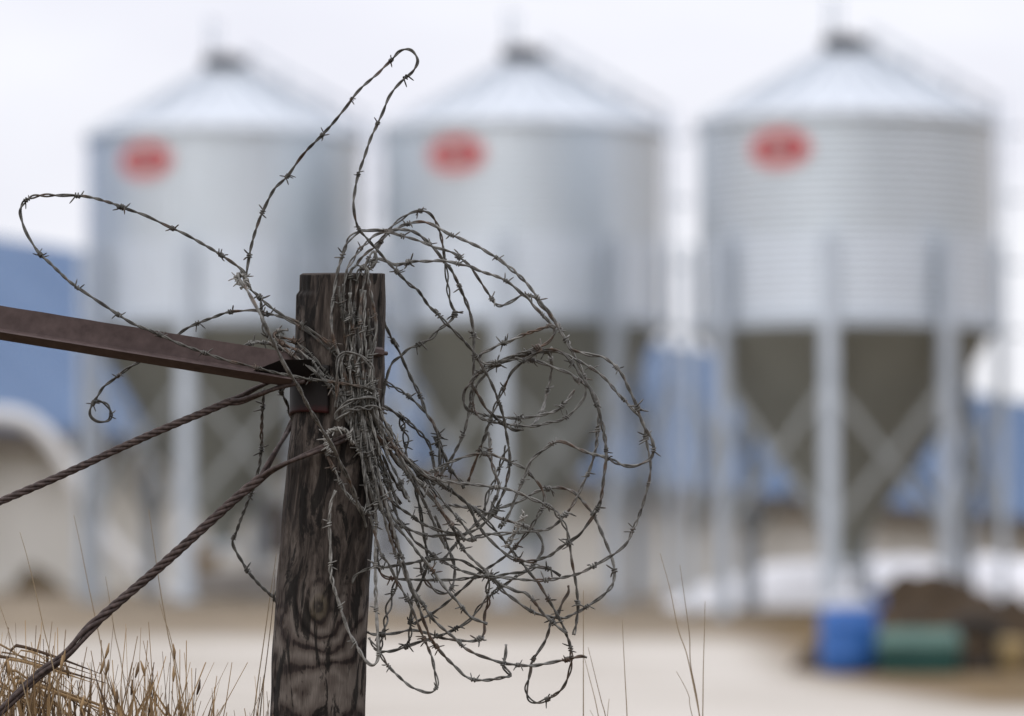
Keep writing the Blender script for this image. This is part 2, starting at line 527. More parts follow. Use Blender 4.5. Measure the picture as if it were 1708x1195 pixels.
# columns of wire on the front of the post (top to bottom)
COL1 = [(563, 454), (560, 472), (556, 500), (553, 522), (553, 545), (557, 568), (568, 600), (577, 640), (588, 680)]
COL2 = [(578, 452), (574, 480), (570, 496), (571, 516), (575, 545), (580, 575), (585, 610), (591, 650), (600, 690)]
COL3 = [(586, 453), (585, 480), (583, 505), (585, 530), (588, 560), (592, 600), (598, 640), (606, 685)]
COL4 = [(599, 452), (596, 475), (593, 495), (591, 520), (590, 560), (591, 600), (597, 645), (604, 690)]
COL5 = [(611, 452), (606, 478), (602, 500), (598, 530), (597, 565), (601, 605), (608, 650), (616, 690)]
COL6 = [(613, 452), (617, 480), (622, 505), (626, 530), (627, 555), (622, 580), (616, 605), (617, 650), (625, 690)]

A1 = [(566, 442), (573, 421), (580, 403), (589, 393), (600, 387), (612, 385), (628, 384), (645, 385), (666, 383), (684, 385), (698, 391), (709, 400),
      (717, 407), (726, 417), (733, 426), (742, 438), (751, 449), (761, 466), (770, 486), (777, 503), (784, 521), (788, 540), (790, 557), (790, 599),
      (790, 618), (788, 646), (784, 675), (781, 694), (776, 716), (769, 733), (755, 761), (741, 784), (732, 797), (722, 812)]
A2 = [(583, 442), (591, 430), (600, 416), (612, 405), (624, 394), (638, 389), (654, 389), (670, 394), (689, 399), (707, 405), (724, 412), (742, 417),
      (756, 422), (768, 431), (782, 442), (791, 454), (803, 472), (814, 489), (826, 507), (835, 511), (846, 507), (859, 500), (871, 492), (881, 493),
      (892, 496), (901, 509), (911, 518), (919, 529), (929, 542), (939, 561), (950, 578), (965, 607), (974, 626), (977, 649)]
RB = [(974, 665), (960, 682), (945, 696), (933, 702), (917, 705), (898, 710), (877, 711), (854, 709), (835, 707), (815, 702), (800, 696), (790, 686),
      (789, 670), (791, 654), (798, 638), (807, 628), (817, 616), (838, 606), (866, 597), (884, 591)]
RO2 = [(899, 588), (917, 586), (931, 588), (946, 593), (964, 602), (978, 610), (996, 621), (1013, 635), (1030, 656), (1042, 668), (1056, 684), (1067, 696),
       (1074, 710), (1077, 728), (1081, 749), (1084, 766), (1085, 781), (1084, 793), (1081, 809), (1074, 836), (1065, 864), (1055, 885), (1046, 905),
       (1032, 919), (1014, 931), (993, 943), (969, 956), (949, 961), (923, 966), (897, 968), (870, 967), (844, 964), (818, 962), (790, 958), (769, 952),
       (748, 942), (733, 934), (719, 923), (702, 910), (691, 902), (677, 881), (660, 868), (645, 857), (632, 843), (622, 815), (612, 770), (602, 720)]
A3 = [(595, 444), (601, 434), (614, 420), (626, 412), (637, 401), (649, 384), (659, 373), (672, 363), (686, 355), (703, 352), (716, 356), (724, 365),
      (730, 376), (735, 391), (738, 407), (741, 424), (743, 442), (745, 459), (747, 480), (749, 498), (754, 512), (759, 521), (755, 531), (745, 541),
      (733, 549), (719, 564), (698, 575), (681, 582), (669, 594), (656, 604), (649, 617), (645, 630), (642, 643), (638, 665), (634, 690)]
A4 = [(612, 443), (622, 433), (636, 433), (650, 438), (663, 442), (681, 438), (698, 436), (716, 436), (733, 435), (751, 437), (768, 441), (786, 445),
      (800, 452), (816, 457), (834, 463), (850, 472), (862, 482), (871, 491), (880, 498), (889, 510), (899, 519), (910, 530), (919, 540), (925, 549),
      (923, 560), (916, 570), (907, 576), (893, 581), (860, 593), (830, 603), (812, 606), (802, 603), (799, 597), (806, 589), (821, 582), (835, 574),
      (849, 570), (866, 561), (889, 553), (907, 547), (919, 543), (927, 547)]
A5 = [(620, 446), (628, 420), (638, 400), (652, 386), (663, 381), (672, 376), (686, 372), (702, 370), (714, 372), (724, 376), (735, 382), (747, 389),
      (765, 397), (782, 405), (800, 413), (816, 423), (830, 431), (841, 440), (855, 451), (867, 461), (878, 472), (889, 486), (899, 500), (910, 514),
      (920, 526), (927, 538), (934, 552), (943, 566), (952, 583), (969, 588), (987, 593), (1004, 595), (1017, 603), (1027, 612), (1038, 626), (1045, 640),
      (1054, 659), (1063, 679), (1070, 701), (1077, 717), (1086, 730), (1090, 744), (1089, 758), (1083, 767), (1074, 772), (1060, 777), (1044, 777),
      (1030, 773), (1016, 766), (1002, 761), (986, 757), (970, 751), (956, 744), (942, 738), (928, 737), (915, 744), (905, 752), (893, 761), (884, 772),
      (877, 790), (870, 807), (863, 824), (857, 838), (851, 854), (842, 870), (833, 882)]
RA = [(958, 651), (947, 668), (930, 684), (909, 691), (886, 696), (863, 698), (838, 696), (819, 694), (803, 693), (787, 687), (777, 680), (773, 666),
      (775, 652), (786, 637), (796, 624), (810, 614), (838, 605), (856, 599), (866, 598), (881, 600), (898, 604), (916, 610), (933, 617), (951, 624),
      (965, 635), (982, 645), (991, 657), (998, 672), (1000, 689), (998, 710), (996, 728), (995, 745), (989, 768), (982, 789), (973, 807), (963, 829),
      (953, 847), (939, 864), (925, 877), (912, 884), (895, 886), (876, 888), (856, 889), (835, 891), (811, 893), (783, 901), (769, 897), (755, 892),
      (733, 894), (719, 895), (698, 890), (670, 877), (650, 856), (634, 820), (620, 770), (608, 715)]
RI = [(873, 717), (859, 718), (845, 712), (833, 703), (821, 691), (810, 680), (801, 665), (793, 652), (787, 638), (797, 622), (818, 610), (850, 598),
      (880, 590), (905, 585), (928, 584), (944, 593), (958, 610), (968, 626), (979, 641), (987, 656), (992, 672), (998, 682), (1003, 701), (1007, 719),
      (1010, 738), (1011, 759), (1009, 779), (1007, 795), (1002, 833), (993, 854), (981, 873), (967, 891), (953, 901), (935, 913), (919, 926), (905, 931),
      (888, 937), (870, 936), (853, 931), (835, 917), (818, 901), (805, 887), (795, 872), (783, 846), (769, 831), (752, 818), (733, 805), (712, 790),
      (693, 778), (675, 762), (657, 748), (640, 738), (625, 722), (608, 695)]
C1 = [(697, 798), (712, 791), (726, 784), (743, 775), (762, 767), (780, 761), (800, 757), (818, 758), (832, 763), (840, 766), (856, 773), (875, 782),
      (887, 795), (900, 810), (907, 826), (908, 834), (904, 847), (895, 864), (883, 884), (869, 901), (853, 919), (839, 931), (821, 943), (800, 956),
      (778, 976), (762, 990), (748, 1003), (731, 1016), (719, 1025), (705, 1032), (690, 1041)]
C2 = [(708, 790), (722, 797), (733, 801), (755, 805), (776, 808), (797, 809), (818, 812), (849, 817), (870, 825), (888, 833), (909, 841), (923, 850),
      (933, 864), (944, 882), (949, 903), (953, 929), (956, 947), (959, 961), (961, 975), (963, 995), (964, 1018), (961, 1043), (957, 1060)]
C2B = [(948, 977), (948, 989), (939, 1004), (931, 1024), (918, 1041), (914, 1056), (906, 1075), (896, 1091), (887, 1106), (885, 1120), (882, 1133),
       (878, 1149), (883, 1166), (896, 1172), (912, 1167), (927, 1158), (939, 1147), (948, 1126), (953, 1106), (952, 1085), (948, 1068), (937, 1041),
       (925, 1018), (912, 995), (900, 975), (887, 960), (879, 949), (869, 936), (856, 921), (842, 903), (828, 887), (814, 873), (800, 859), (783, 843),
       (765, 829), (745, 815), (722, 802), (700, 790), (680, 772), (660, 752), (640, 730), (622, 705), (606, 670)]
C3 = [(630, 730), (660, 765), (680, 785), (696, 801), (712, 821), (726, 839), (736, 853), (748, 870), (757, 884), (766, 906), (774, 919), (790, 935), (811, 954),
      (822, 968), (838, 985), (858, 1000), (877, 1014), (896, 1024), (919, 1029), (939, 1031), (950, 1027), (966, 1020), (983, 1010), (1000, 998),
      (1016, 983), (1023, 972), (1025, 955), (1022, 937), (1014, 913), (1002, 885), (991, 861), (979, 845), (969, 833), (958, 822), (946, 817), (930, 814),
      (912, 816), (895, 820), (883, 827), (867, 836), (847, 843), (826, 850), (811, 858), (800, 868), (785, 882), (762, 906), (748, 923), (735, 940)]
C5 = [(612, 800), (632, 847), (649, 864), (667, 885), (684, 904), (698, 924), (719, 948), (733, 968), (748, 987), (762, 1003), (773, 1017), (783, 1028),
      (797, 1035), (813, 1041)]
D3 = [(608, 800), (618, 860), (634, 920), (648, 941), (662, 968), (673, 989), (684, 1010), (693, 1030), (701, 1050), (708, 1067), (715, 1083), (721, 1100),
      (725, 1120), (729, 1138), (727, 1148), (721, 1154), (711, 1155), (701, 1152), (688, 1147), (675, 1138), (664, 1128), (651, 1115), (643, 1105),
      (636, 1094), (629, 1083), (621, 1075), (615, 1064)]
D4 = [(625, 800), (640, 860), (659, 920), (673, 950), (684, 979), (696, 1004), (705, 1030), (712, 1048), (718, 1064), (729, 1080), (741, 1094), (751, 1105),
      (764, 1117), (775, 1128), (789, 1134), (803, 1135), (819, 1134), (838, 1130), (851, 1127), (846, 1120), (839, 1111), (843, 1095), (844, 1075)]
D5 = [(634, 800), (652, 870), (672, 935), (684, 972), (697, 997), (712, 1019), (726, 1037), (743, 1052), (759, 1065), (773, 1079), (793, 1091), (812, 1098),
      (838, 1106), (862, 1109), (887, 1111), (910, 1108), (931, 1103), (946, 1100), (964, 1095), (973, 1095), (979, 1097)]

def rev(l): return list(reversed(l))
G1 = 'strands of the barbed wire tangle'

# --- loops that stand out against the sky
strand('tall narrow loop of barbed wire standing highest above the post, then slanting down rightwards',
       [(411, 462), (413, 445), (418, 415), (427, 385), (440, 350), (458, 315), (480, 293), (510, 252), (550, 212), (575, 182), (600, 150), (632, 122),
        (655, 98), (666, 86), (680, 82), (691, 88), (697, 102), (689, 119), (668, 138), (650, 160), (640, 185), (628, 210), (617, 235), (608, 262), (597, 295),
        (592, 320), (590, 340), (592, 362), (599, 383), (613, 399), (627, 415), (640, 430), (656, 447), (683, 475), (697, 485), (715, 510), (735, 530),
        (745, 541), (765, 560), (788, 585), (800, 605), (815, 630), (826, 655), (833, 675), (840, 698), (844, 720), (848, 740), (850, 763), (849, 783),
        (845, 803), (841, 818), (832, 838), (824, 856), (811, 870), (797, 882), (776, 890), (755, 890), (733, 885), (712, 877), (698, 870), (684, 859),
        (670, 850), (656, 838), (642, 826), (630, 812), (618, 780), (606, 735), (598, 700)],
       [30, 20, 0, 20, 60, 110, 100, 60, 30, 40, 60, 90], 'wire_dark', pitch=50)
strand('long low loop of barbed wire reaching furthest left and crossing the rusty bar',
       [(410, 462), (405, 452), (390, 440), (375, 430), (360, 420), (340, 408), (315, 394), (290, 382), (265, 370), (240, 358), (215, 350), (185, 338),
        (155, 330), (125, 326), (100, 326), (75, 326), (55, 329), (41, 337), (34, 350), (36, 366), (42, 385), (52, 403), (65, 422), (78, 434), (95, 450),
        (110, 465), (130, 480), (152, 495), (175, 511), (200, 527), (225, 541), (250, 551), (275, 562), (300, 574), (330, 585), (355, 594), (380, 602),
        (405, 608), (440, 617), (468, 624), (495, 629), (525, 634), (560, 638), (597, 644), (625, 649)],
       [30, 20, 0, -20, 0, 40, 70, 95, 96, 100, 100], 'wire_dark', pitch=50)
strand('short doubled barbed strand running from the knot down to the post bundle',
       [(402, 452), (410, 462), (418, 482), (429, 492), (447, 509), (464, 521), (480, 530), (499, 538), (513, 548), (534, 561), (555, 579), (566, 594), (575, 620),
        (584, 655), (594, 690)], [30, 40, 60, 90, 95, 95], 'wire_dark')
strand('barbed strand ending in a small round curl below the rusty bar',
       [(162, 669), (171, 671), (180, 677), (185, 690), (182, 700), (173, 704), (160, 703), (151, 694), (151, 682), (156, 672), (165, 658), (174, 645),
        (191, 632), (209, 618), (233, 603), (262, 583), (296, 559), (311, 549), (329, 540), (353, 531), (377, 522), (401, 519), (426, 518), (443, 523),
        (464, 527), (485, 536), (506, 548), (520, 558), (541, 576), (563, 596), (578, 640), (590, 690)], [-60, -70, -60, -50, -30, 20, 95, 95], 'wire_dark', barbs=70)
strand('barbed strand dropping beside the knot and hooking into the bundle above the bar end',
       [(434, 500), (436, 520), (438, 538), (441, 552), (449, 561), (462, 563), (478, 565), (492, 570), (506, 581), (522, 594), (540, 616), (560, 642), (575, 668), (586, 700)],
       [30, 50, 80, 90], 'wire_dark', barbs=38)
strand('thorny barbed strand lying along the top edge of the rusty bar end',
       [(408, 578), (416, 573), (436, 571), (454, 575), (467, 581), (484, 591), (505, 603), (526, 616), (540, 626), (557, 637), (570, 660), (584, 700)],
       [40, 60, 85, 92], 'wire_mid', barbs=26)
strand('short barbed strand with a bent free tip left of the post top bundle',
       [(481, 550), (472, 551), (462, 553), (457, 560), (468, 572), (484, 580), (500, 587), (519, 602), (533, 619), (545, 634), (561, 650), (570, 675), (582, 710)],
       [50, 70, 90, 92], 'wire_mid', barbs=30)
strand('barbed strand in the thick sheaf crossing the post from the bar, lower side',
       [(446, 571), (470, 580), (494, 596), (515, 612), (535, 629), (552, 648), (566, 672), (580, 705)], [60, 88, 95, 95], 'wire_mid', barbs=28, clear=12)
strand('pale near strand running straight from the fluffy knot down across the post front',
       [(396, 458), (402, 470), (412, 484), (424, 506), (438, 532), (452, 562), (466, 592), (482, 622), (498, 646), (515, 680), (537, 717), (554, 744), (569, 776), (584, 806),
        (596, 838), (606, 862), (611, 880)], [330, 380, 340, 260, 170, 100], 'wire_mid', barbs=0, pitch=80, rad=1.8, sep=1.6, jit=.4)
strand('frayed pale wire knot where the left loops meet beside the post',
       [(392, 462), (399, 458), (408, 460), (412, 468), (404, 473), (395, 470), (393, 463), (402, 459), (410, 466), (407, 476), (401, 482)],
       [60, 75, 60, 80], 'wire_pale', barbs=11, pitch=26, jit=1.5)
strand('thin barbed strand hanging on the left of the post and kinking back to it',
       [(441, 650), (439, 668), (437, 690), (436, 720), (436, 743), (434, 762), (432, 779), (428, 795), (424, 812), (416, 830), (407, 852), (396, 884),
        (388, 904), (395, 924), (404, 938), (414, 953), (431, 973), (445, 987), (459, 1000), (470, 1006)], [-30, -60, -70, -80, -60], 'wire_dark', front=False, pitch=34, barbs=75)
strand('short strand dropping behind the left edge of the post under the bar',
       [(466, 640), (469, 653), (479, 673), (485, 694), (494, 715)], [-20, -50, -60], 'wire_dark', front=False, barbs=34)
strand('pale tail end of wire hanging down the front of the post below the cable',
       [(560, 818), (554, 834), (551, 852), (549, 874), (550, 894), (551, 913), (551, 935), (551, 953), (555, 972), (560, 990), (567, 1012), (575, 1036), (583, 1057),
        (597, 1081), (608, 1100), (618, 1110), (626, 1107), (631, 1092), (630, 1058), (628, 1030), (627, 1000), (626, 956), (626, 925), (627, 890), (627, 855),
        (622, 810), (612, 765), (602, 720)], [90, 88, 86, 60, 70], 'wire_pale', pitch=52, barbs=75)
strand('white frayed wire end curled over the brown cable loop on the post',
       [(551, 756), (545, 743), (543, 729), (549, 720), (560, 716), (572, 716), (580, 722), (584, 733), (590, 742)], [100, 104, 104, 96], 'wire_pale', barbs=13, pitch=24, clear=20)
strand('slim strand twisting down the post front beside the hanging tail',
       [(541, 740), (549, 766), (562, 790), (574, 818), (590, 838), (604, 848), (615, 856), (626, 852), (630, 838), (628, 810), (620, 780), (611, 745), (601, 705)],
       [95, 90, 85, 90], 'wire_mid', barbs=30, clear=9)

# --- arches and rings right of the post
strand('leftmost arch of wire leaving the post top, ending in the fan right of the post', rev(C5) + [(600, 745), (594, 710)] + rev(COL1) + A1,
       [60, 70, 90, 96, 96, 60, 20, -30, -60, -70], 'wire_mid')
strand('arch from the post top that swings through the ring and closes the widest right-hand loop', rev(D3) + [(602, 740)] + rev(COL2) + A2 + RB + RO2,
       [50, 60, 94, 96, 80, 40, -20, -40, -30, 10, 40, 30, 20, 30, 60], 'wire_mid')
strand('highest rounded arch right of the post, turning steeply down and back to the post edge',
       rev(COL3) + A3, [96, 96, 70, 20, -10, -20, 20, 30], 'wire_dark')
strand('lowest flat arch from the post top that doubles back as a hook above the ring', rev(D4) + [(612, 745)] + rev(COL4) + A4,
       [60, 50, 90, 96, 90, 60, 40, 30, 40, 50], 'wire_mid')
strand('long arch ending in the outermost right-hand bend and wavy return', rev(D5) + [(622, 745)] + rev(COL5) + A5,
       [30, 50, 90, 96, 80, 30, 0, 30, 60, 70, 50, 30, 20], 'wire_mid')
strand('strand down the right of the post front, then curving out to the lower right', rev([(609, 446), (616, 428), (624, 420), (628, 436), (620, 447)]) + COL6 + [(645, 728), (678, 766)] + C2,
       [90, 96, 98, 96, 70, 60, 40, 20, 0], 'wire_mid')
strand('inner coil of the ring that sweeps round and runs back into the fan', RA, [-60, -40, 0, 20, 40, 30, 10, 40, 70, 90], 'wire_mid')
strand('dark coil on the left of the ring that joins the second right-hand loop', RI, [-30, -10, 20, 40, 60, 60, 40, 30, 60, 90], 'wire_dark')
strand('dark barbed tail hanging steeply through the middle of the ring',
       [(905, 583), (890, 592), (876, 601), (863, 612), (852, 624), (844, 640), (835, 656), (828, 673), (821, 691), (814, 709), (807, 731), (801, 747), (794, 767),
        (788, 783), (784, 795), (781, 804)], [40, 20, 10, 0], 'wire_dark', barbs=54)
strand('faint far strand dangling with a barbed tip inside the ring',
       [(919, 580), (918, 596), (920, 612), (917, 634), (912, 656), (908, 673), (902, 688), (893, 704), (884, 712)], [-330, -380, -380, -300], 'wire_mid', barbs=45)
strand('far strand sloping behind the upper right edge of the post',
       [(630, 512), (642, 540), (648, 553), (656, 569), (666, 587), (673, 603), (680, 618), (687, 633), (696, 651), (703, 668), (711, 690), (721, 704), (728, 719),
        (731, 733), (733, 748), (733, 766), (731, 784), (726, 797), (718, 815)], [-60, -90, -100, -80, -60], 'wire_dark', front=False)
strand('short rust-tinted branch between the far strands right of the bundle',
       [(724, 728), (729, 740), (741, 758), (749, 781), (756, 789), (762, 796), (770, 804), (774, 815)], [-90, -80], 'wire_dark', barbs=40)
strand('far curve arching from the right post edge at mid height',
       [(630, 622), (645, 638), (656, 645), (670, 653), (684, 663), (698, 676), (712, 691), (722, 704), (731, 722), (735, 742), (738, 765), (736, 790)],
       [-60, -90, -100, -100], 'wire_dark', front=False)
strand('far curve arching from the right post edge just above the fan',
       [(632, 670), (645, 680), (656, 687), (667, 695), (679, 704), (691, 713), (704, 726), (714, 737), (719, 750), (722, 765), (725, 784), (726, 800)],
       [-60, -80, -90, -70], 'wire_dark', front=False)
strand('short vertical strand hanging from the far curve above the fan',
       [(668, 698), (671, 710), (674, 722), (677, 735), (677, 752), (676, 768), (672, 785)], [-80, -70], 'wire_dark', barbs=30, sep=3.5, pitch=70)
strand('arch springing out of the fan that ends far down left behind it', C1, [20, 10, 20, 10, -30, -80, -110], 'wire_mid')
strand('dangling loop at the very bottom right, hanging below the fan', C2B, [-10, 0, 10, 20, 10, 10, 50, 90], 'wire_dark')
strand('wide lower right loop with a thin pale outer curve', C3, [80, 60, 30, 10, -20, -40, -60, -40, -20], 'wire_mid')

# --- the fan below and right of the post
strand('level strand crossing the fan from the post edge at knot height',
       [(629, 915), (630, 940), (634, 955), (643, 963), (660, 966), (684, 967), (705, 968), (726, 968), (755, 968), (776, 966), (797, 963), (825, 962), (850, 957), (876, 954),
        (893, 947), (907, 947), (921, 952), (935, 961)], [50, 40, 10, -20], 'wire_dark')
strand('strand stapled into the post just above the knot and running out right',
       [(588, 974), (592, 962), (603, 954), (621, 947), (642, 947), (663, 943), (684, 940), (705, 935), (726, 933), (748, 933), (769, 935), (785, 944), (800, 952), (815, 962)],
       [76, 60, 30, 10], 'wire_dark')
strand('pale kinked strand hanging through the lower fan and bending back to the post',
       [(812, 950), (815, 966), (813, 987), (815, 1006), (809, 1020), (808, 1039), (809, 1053), (804, 1063), (794, 1069), (781, 1070), (762, 1068), (740, 1065),
        (724, 1060), (705, 1055), (691, 1052), (679, 1052), (663, 1056), (642, 1058), (621, 1058), (612, 1054)], [-20, -40, -40, -20, 20], 'wire_mid')
strand('bottom strand rising from the post to a bright hook at the right',
       [(631, 1089), (643, 1087), (650, 1087), (667, 1083), (684, 1077), (704, 1070), (716, 1067), (729, 1062), (748, 1055), (766, 1046), (783, 1035), (790, 1028),
        (798, 1015), (811, 1001), (825, 988), (842, 976), (863, 960)], [10, -10, -30, -50, -60], 'wire_dark')
strand('thin strand dropping along the right side of the post to its foot',
       [(640, 830), (652, 880), (664, 925), (664, 950), (660, 970), (654, 992), (650, 1006), (645, 1026), (641, 1049), (636, 1069), (634, 1088)], [40, -20, -40, -30], 'wire_mid', sep=2.8)
strand('steep strand in the middle of the lower fan ending in a barbed tip',
       [(690, 800), (702, 860), (711, 920), (712, 945), (705, 965), (697, 983), (688, 997), (686, 1018), (684, 1039), (684, 1058), (681, 1073)], [30, 0, -10], 'wire_dark')
strand('thin twisted loop hanging within the middle of the fan',
       [(725, 860), (735, 885), (745, 910), (755, 932), (759, 951), (757, 969), (752, 982), (744, 990), (733, 989), (723, 983), (712, 972), (706, 960), (700, 935)], [-90, -110, -80], 'wire_mid', barbs=80)
strand('small far arc curling under the second right-hand loop',
       [(736, 846), (752, 843), (769, 845), (790, 848), (812, 856), (832, 864), (851, 870), (870, 877), (888, 882), (899, 892), (905, 905), (905, 919), (898, 930), (888, 945), (872, 956), (858, 964)],
       [-80, -100, -110, -100], 'wire_mid')
strand('short pale cut end poking up inside the fan on the right',
       [(877, 857), (872, 863), (865, 874), (859, 886), (850, 903), (843, 913)], [130, 120, 100], 'wire_pale', barbs=14, sep=2.6)
strand('barbed strand sloping from the fan middle towards the lower right curve',
       [(818, 964), (838, 976), (850, 981), (862, 987), (876, 989), (886, 998), (896, 1010), (905, 1022), (919, 1036), (932, 1047), (946, 1056)], [20, 30, 20], 'wire_mid', barbs=48)
strand('vertical strand at right of the ring tail, dropping into the fan',
       [(806, 735), (812, 722), (818, 735), (817, 752), (820, 770), (826, 790), (832, 808), (829, 826), (820, 846), (814, 868)], [-20, 0, 10], 'wire_mid')
strand('steep strand with open twists between the ring and the fan',
       [(846, 745), (838, 765), (831, 785), (824, 806), (815, 820), (811, 838), (808, 852)], [-50, -40], 'wire_dark', sep=2.8)
# fillers of the sheaf below the ties: they look alike
left_guide = [(582, 690), (592, 730), (602, 770), (612, 810), (620, 850), (626, 900), (630, 960)]
right_guide = [(636, 690), (655, 720), (680, 752), (706, 786), (738, 822), (770, 858), (800, 892)]
for i in range(15):
    f = (i + .5) / 15 + (random.random() - .5) * .05
    n = random.choice([5, 5, 6, 7])
    pts = []
    for a, b in list(zip(left_guide, right_guide))[:n]:
        pts.append((a[0] * (1 - f) + b[0] * f + random.uniform(-5, 5), a[1] * (1 - f) + b[1] * f + random.uniform(-5, 5)))
    yt = random.uniform(462, 540) if i % 2 else random.uniform(575, 618)
    up = [(560 + f * 62 + random.uniform(-4, 4), yt), (566 + f * 56 + random.uniform(-4, 4), yt * .5 + 315), (578 + f * 52 + random.uniform(-3, 3), 655)]
    strand('one of the alike strands packed in the sheaf fanning out below the tied bundle', up + pts, [90, 92, 80 - 40 * (i % 3), 60 - 45 * (i % 4)],
           ['wire_mid', 'wire_dark', 'wire_front'][i % 3], clear=5 + 9 * random.random(), barbs=85, group='alike strands of the sheaf under the ties')
for i in range(5):
    x0 = 566 + i * 12
    strand('one of the alike grey strands running down the post front between the ties',
           [(x0 + 14 + random.uniform(-3, 3), 520 + random.uniform(0, 75)), (x0 + 9 + random.uniform(-4, 4), 590), (x0 + random.uniform(-3, 3) + 4, 610), (x0 + 10, 660), (x0 + 18, 705), (x0 + 34, 760)],
           [92, 96, 92, 88], 'wire_front', clear=5 + 7 * random.random(), group='alike strands down the post front', barbs=110)

# --- wires tied round the bundle
GT = 'tie wires round the bundle'
strand('hooped tie wire arching highest over the bundle on the post', [(561, 680), (562, 640), (562, 614), (565, 597), (575, 589), (587, 589), (600, 593), (612, 603), (620, 612), (622, 622), (621, 640)],
       [108, 112, 108, 96], 'wire_mid', clear=24, barbs=0, pitch=90, sep=2.0, name='tie_wire', cat='wire', group=GT)
strand('middle tie wire slanting round the bundle on the post', [(560, 700), (563, 686), (580, 672), (596, 666), (612, 663), (624, 664), (631, 672), (626, 683)],
       [104, 112, 108, 80], 'wire_mid', clear=25, barbs=0, pitch=120, sep=2.0, name='tie_wire', cat='wire', group=GT)
strand('lowest tie wire round the bundle on the post', [(562, 702), (576, 688), (594, 682), (610, 681), (626, 679), (636, 683), (646, 688)],
       [106, 114, 108, 70], 'wire_mid', clear=26, barbs=0, pitch=60, sep=2.0, name='tie_wire', cat='wire', group=GT)

# ------------------------------------------------------------------ brace cables
def cable(label, pts, z, n=4, rw=3.8, rh=4.4, pitch=84, splits=(), slack=-200.0):
    q, s = catmull(pts, 3.0)
    zz = np.interp(np.linspace(0, 1, len(s)), np.linspace(0, 1, len(z)), z)
    c = np.array([tuple(P(a, b, d)) for a, b, d in zip(q[:, 0], q[:, 1], zz)])
    mid = c[len(c) // 2].copy(); c -= mid
    t, nn, b = frames(c)
    mb = MB()
    wob = 1 + .10 * nz(s, .02, 77)
    for k in range(n):
        dens = (1 / pitch) * (1 + .22 * nz(s, .011, 55)) * np.interp(s, [0, slack, slack + 60], [.13, .13, 1.0])
        ph = 2 * np.pi * np.cumsum(dens) * (s[1] - s[0]) + 2 * np.pi * k / n
        swell = 1 + .35 * np.exp(-((s - slack) / 34) ** 2)
        off = (np.cos(ph)[:, None] * nn + np.sin(ph)[:, None] * b) * (rh * wob * swell * U)[:, None]
        vs, fs = tube_arrays(c + off, rw * U, 8); mb.add(vs, fs)
    o = mb.build('twisted_cable', M['cable']); o.location = mid
    tag(o, label, 'cable', 'twisted brace cables')
    for sp, sz in splits:                                  # the unwound pairs of wires at the post
        q, s = catmull(sp, 3.0)
        zz = np.interp(np.linspace(0, 1, len(s)), np.linspace(0, 1, len(sz)), sz)
        c = np.array([tuple(P(a, b_, d)) for a, b_, d in zip(q[:, 0], q[:, 1], zz)]) - mid
        t, nn, b = frames(c)
        mb = MB()
        for sg in (1, -1):
            ph = 2 * np.pi * s / 420 + .6
            off = (np.cos(ph)[:, None] * nn + np.sin(ph)[:, None] * b) * (3.2 * U) * sg
            vs, fs = tube_arrays(c + off, 3.4 * U, 8); mb.add(vs, fs)
        mb.build('loose_end', M['cable'], o)
    return o
cable('lower twisted brown cable rising from the bottom left corner to a fork at the post',
      [(-170, 1350), (-80, 1262), (0, 1188), (60, 1130), (110, 1092), (150, 1048), (200, 1003), (270, 943), (340, 880), (400, 826), (437, 796)], [110, 80, 50, 40],
      splits=[([(434, 800), (447, 776), (462, 750), (476, 727), (488, 703), (500, 680)], [40, 10, -55, -70]),
              ([(434, 800), (452, 786), (480, 772), (520, 755), (548, 743), (574, 731), (590, 722)], [40, 60, 84, 92, 84])], slack=425.0)
cable('upper twisted brown cable slanting gently up to the end of the bar',
      [(-170, 908), (-60, 864), (0, 837), (80, 803), (140, 776), (200, 748), (270, 717), (340, 688), (385, 669)], [60, 40, 30], rw=3.1, rh=3.6, pitch=76,
      splits=[([(380, 671), (400, 663), (421, 651), (442, 641), (462, 632), (480, 622)], [30, 10, -20, -40]),
              ([(380, 671), (400, 670), (428, 660), (463, 647), (490, 639), (508, 634)], [30, 40, 70, 88])])

# ------------------------------------------------------------------ angle-iron brace bar
def brace_bar():
    a, b = (-190, 479), (494, 590)
    zA, zB = 20, 70
    mb = MB()
    n = 60
    prof = [(0, 0), (0, 4), (37, 4), (39.5, 9), (40.5, 30), (43, 32), (56, 4), (56, 0), (50, -4), (1, -4)]   # (down, towards the camera)
    vs, fs = [], []
    base = P(a[0], a[1], zA)
    for i in range(n + 1):
        f = i / n
        x = a[0] + (b[0] - a[0]) * f; y = a[1] + (b[1] - a[1]) * f; z = zA + (zB - zA) * f
        thin = 1 - .0 * f
        for (d, t) in prof:
            lim = 1.0
            vs.append(P(x - d * .16, y + d * thin + .5 * noise.noise(Vector((x * .02, d, 0))), z + t * lim) - base)
    m = len(prof)
    for i in range(n):
        for k in range(m):
            k2 = (k + 1) % m
            fs.append((i * m + k, (i + 1) * m + k, (i + 1) * m + k2, i * m + k2))
    fs.append(tuple(range(m))); fs.append(tuple(n * m + k for k in reversed(range(m))))
    mb.add(vs, fs)
    o = mb.build('brace_bar', M['rust'], None, smooth=False); o.location = base
    tag(o, 'rusty brown angle iron bar sloping down to the fence post', 'metal bar')
    # gusset under the end of the bar, underside shade painted in with near-black colour
    g = MB()
    pts = [(402, 627), (440, 640), (492, 642), (520, 640), (520, 600), (470, 600)]
    fr = [P(x, y, 96 - (y - 600) * .75) - base for x, y in pts]; bk = [P(x, y, 60 - (y - 600) * .75) - base for x, y in pts]
    k = len(pts)
    g.add(fr + bk, [tuple(reversed(range(k))), tuple(range(k, 2 * k))] + [(i, (i + 1) % k, (i + 1) % k + k, i + k) for i in range(k)])
    g.build('gusset', M['plate'], o, smooth=False)
brace_bar()

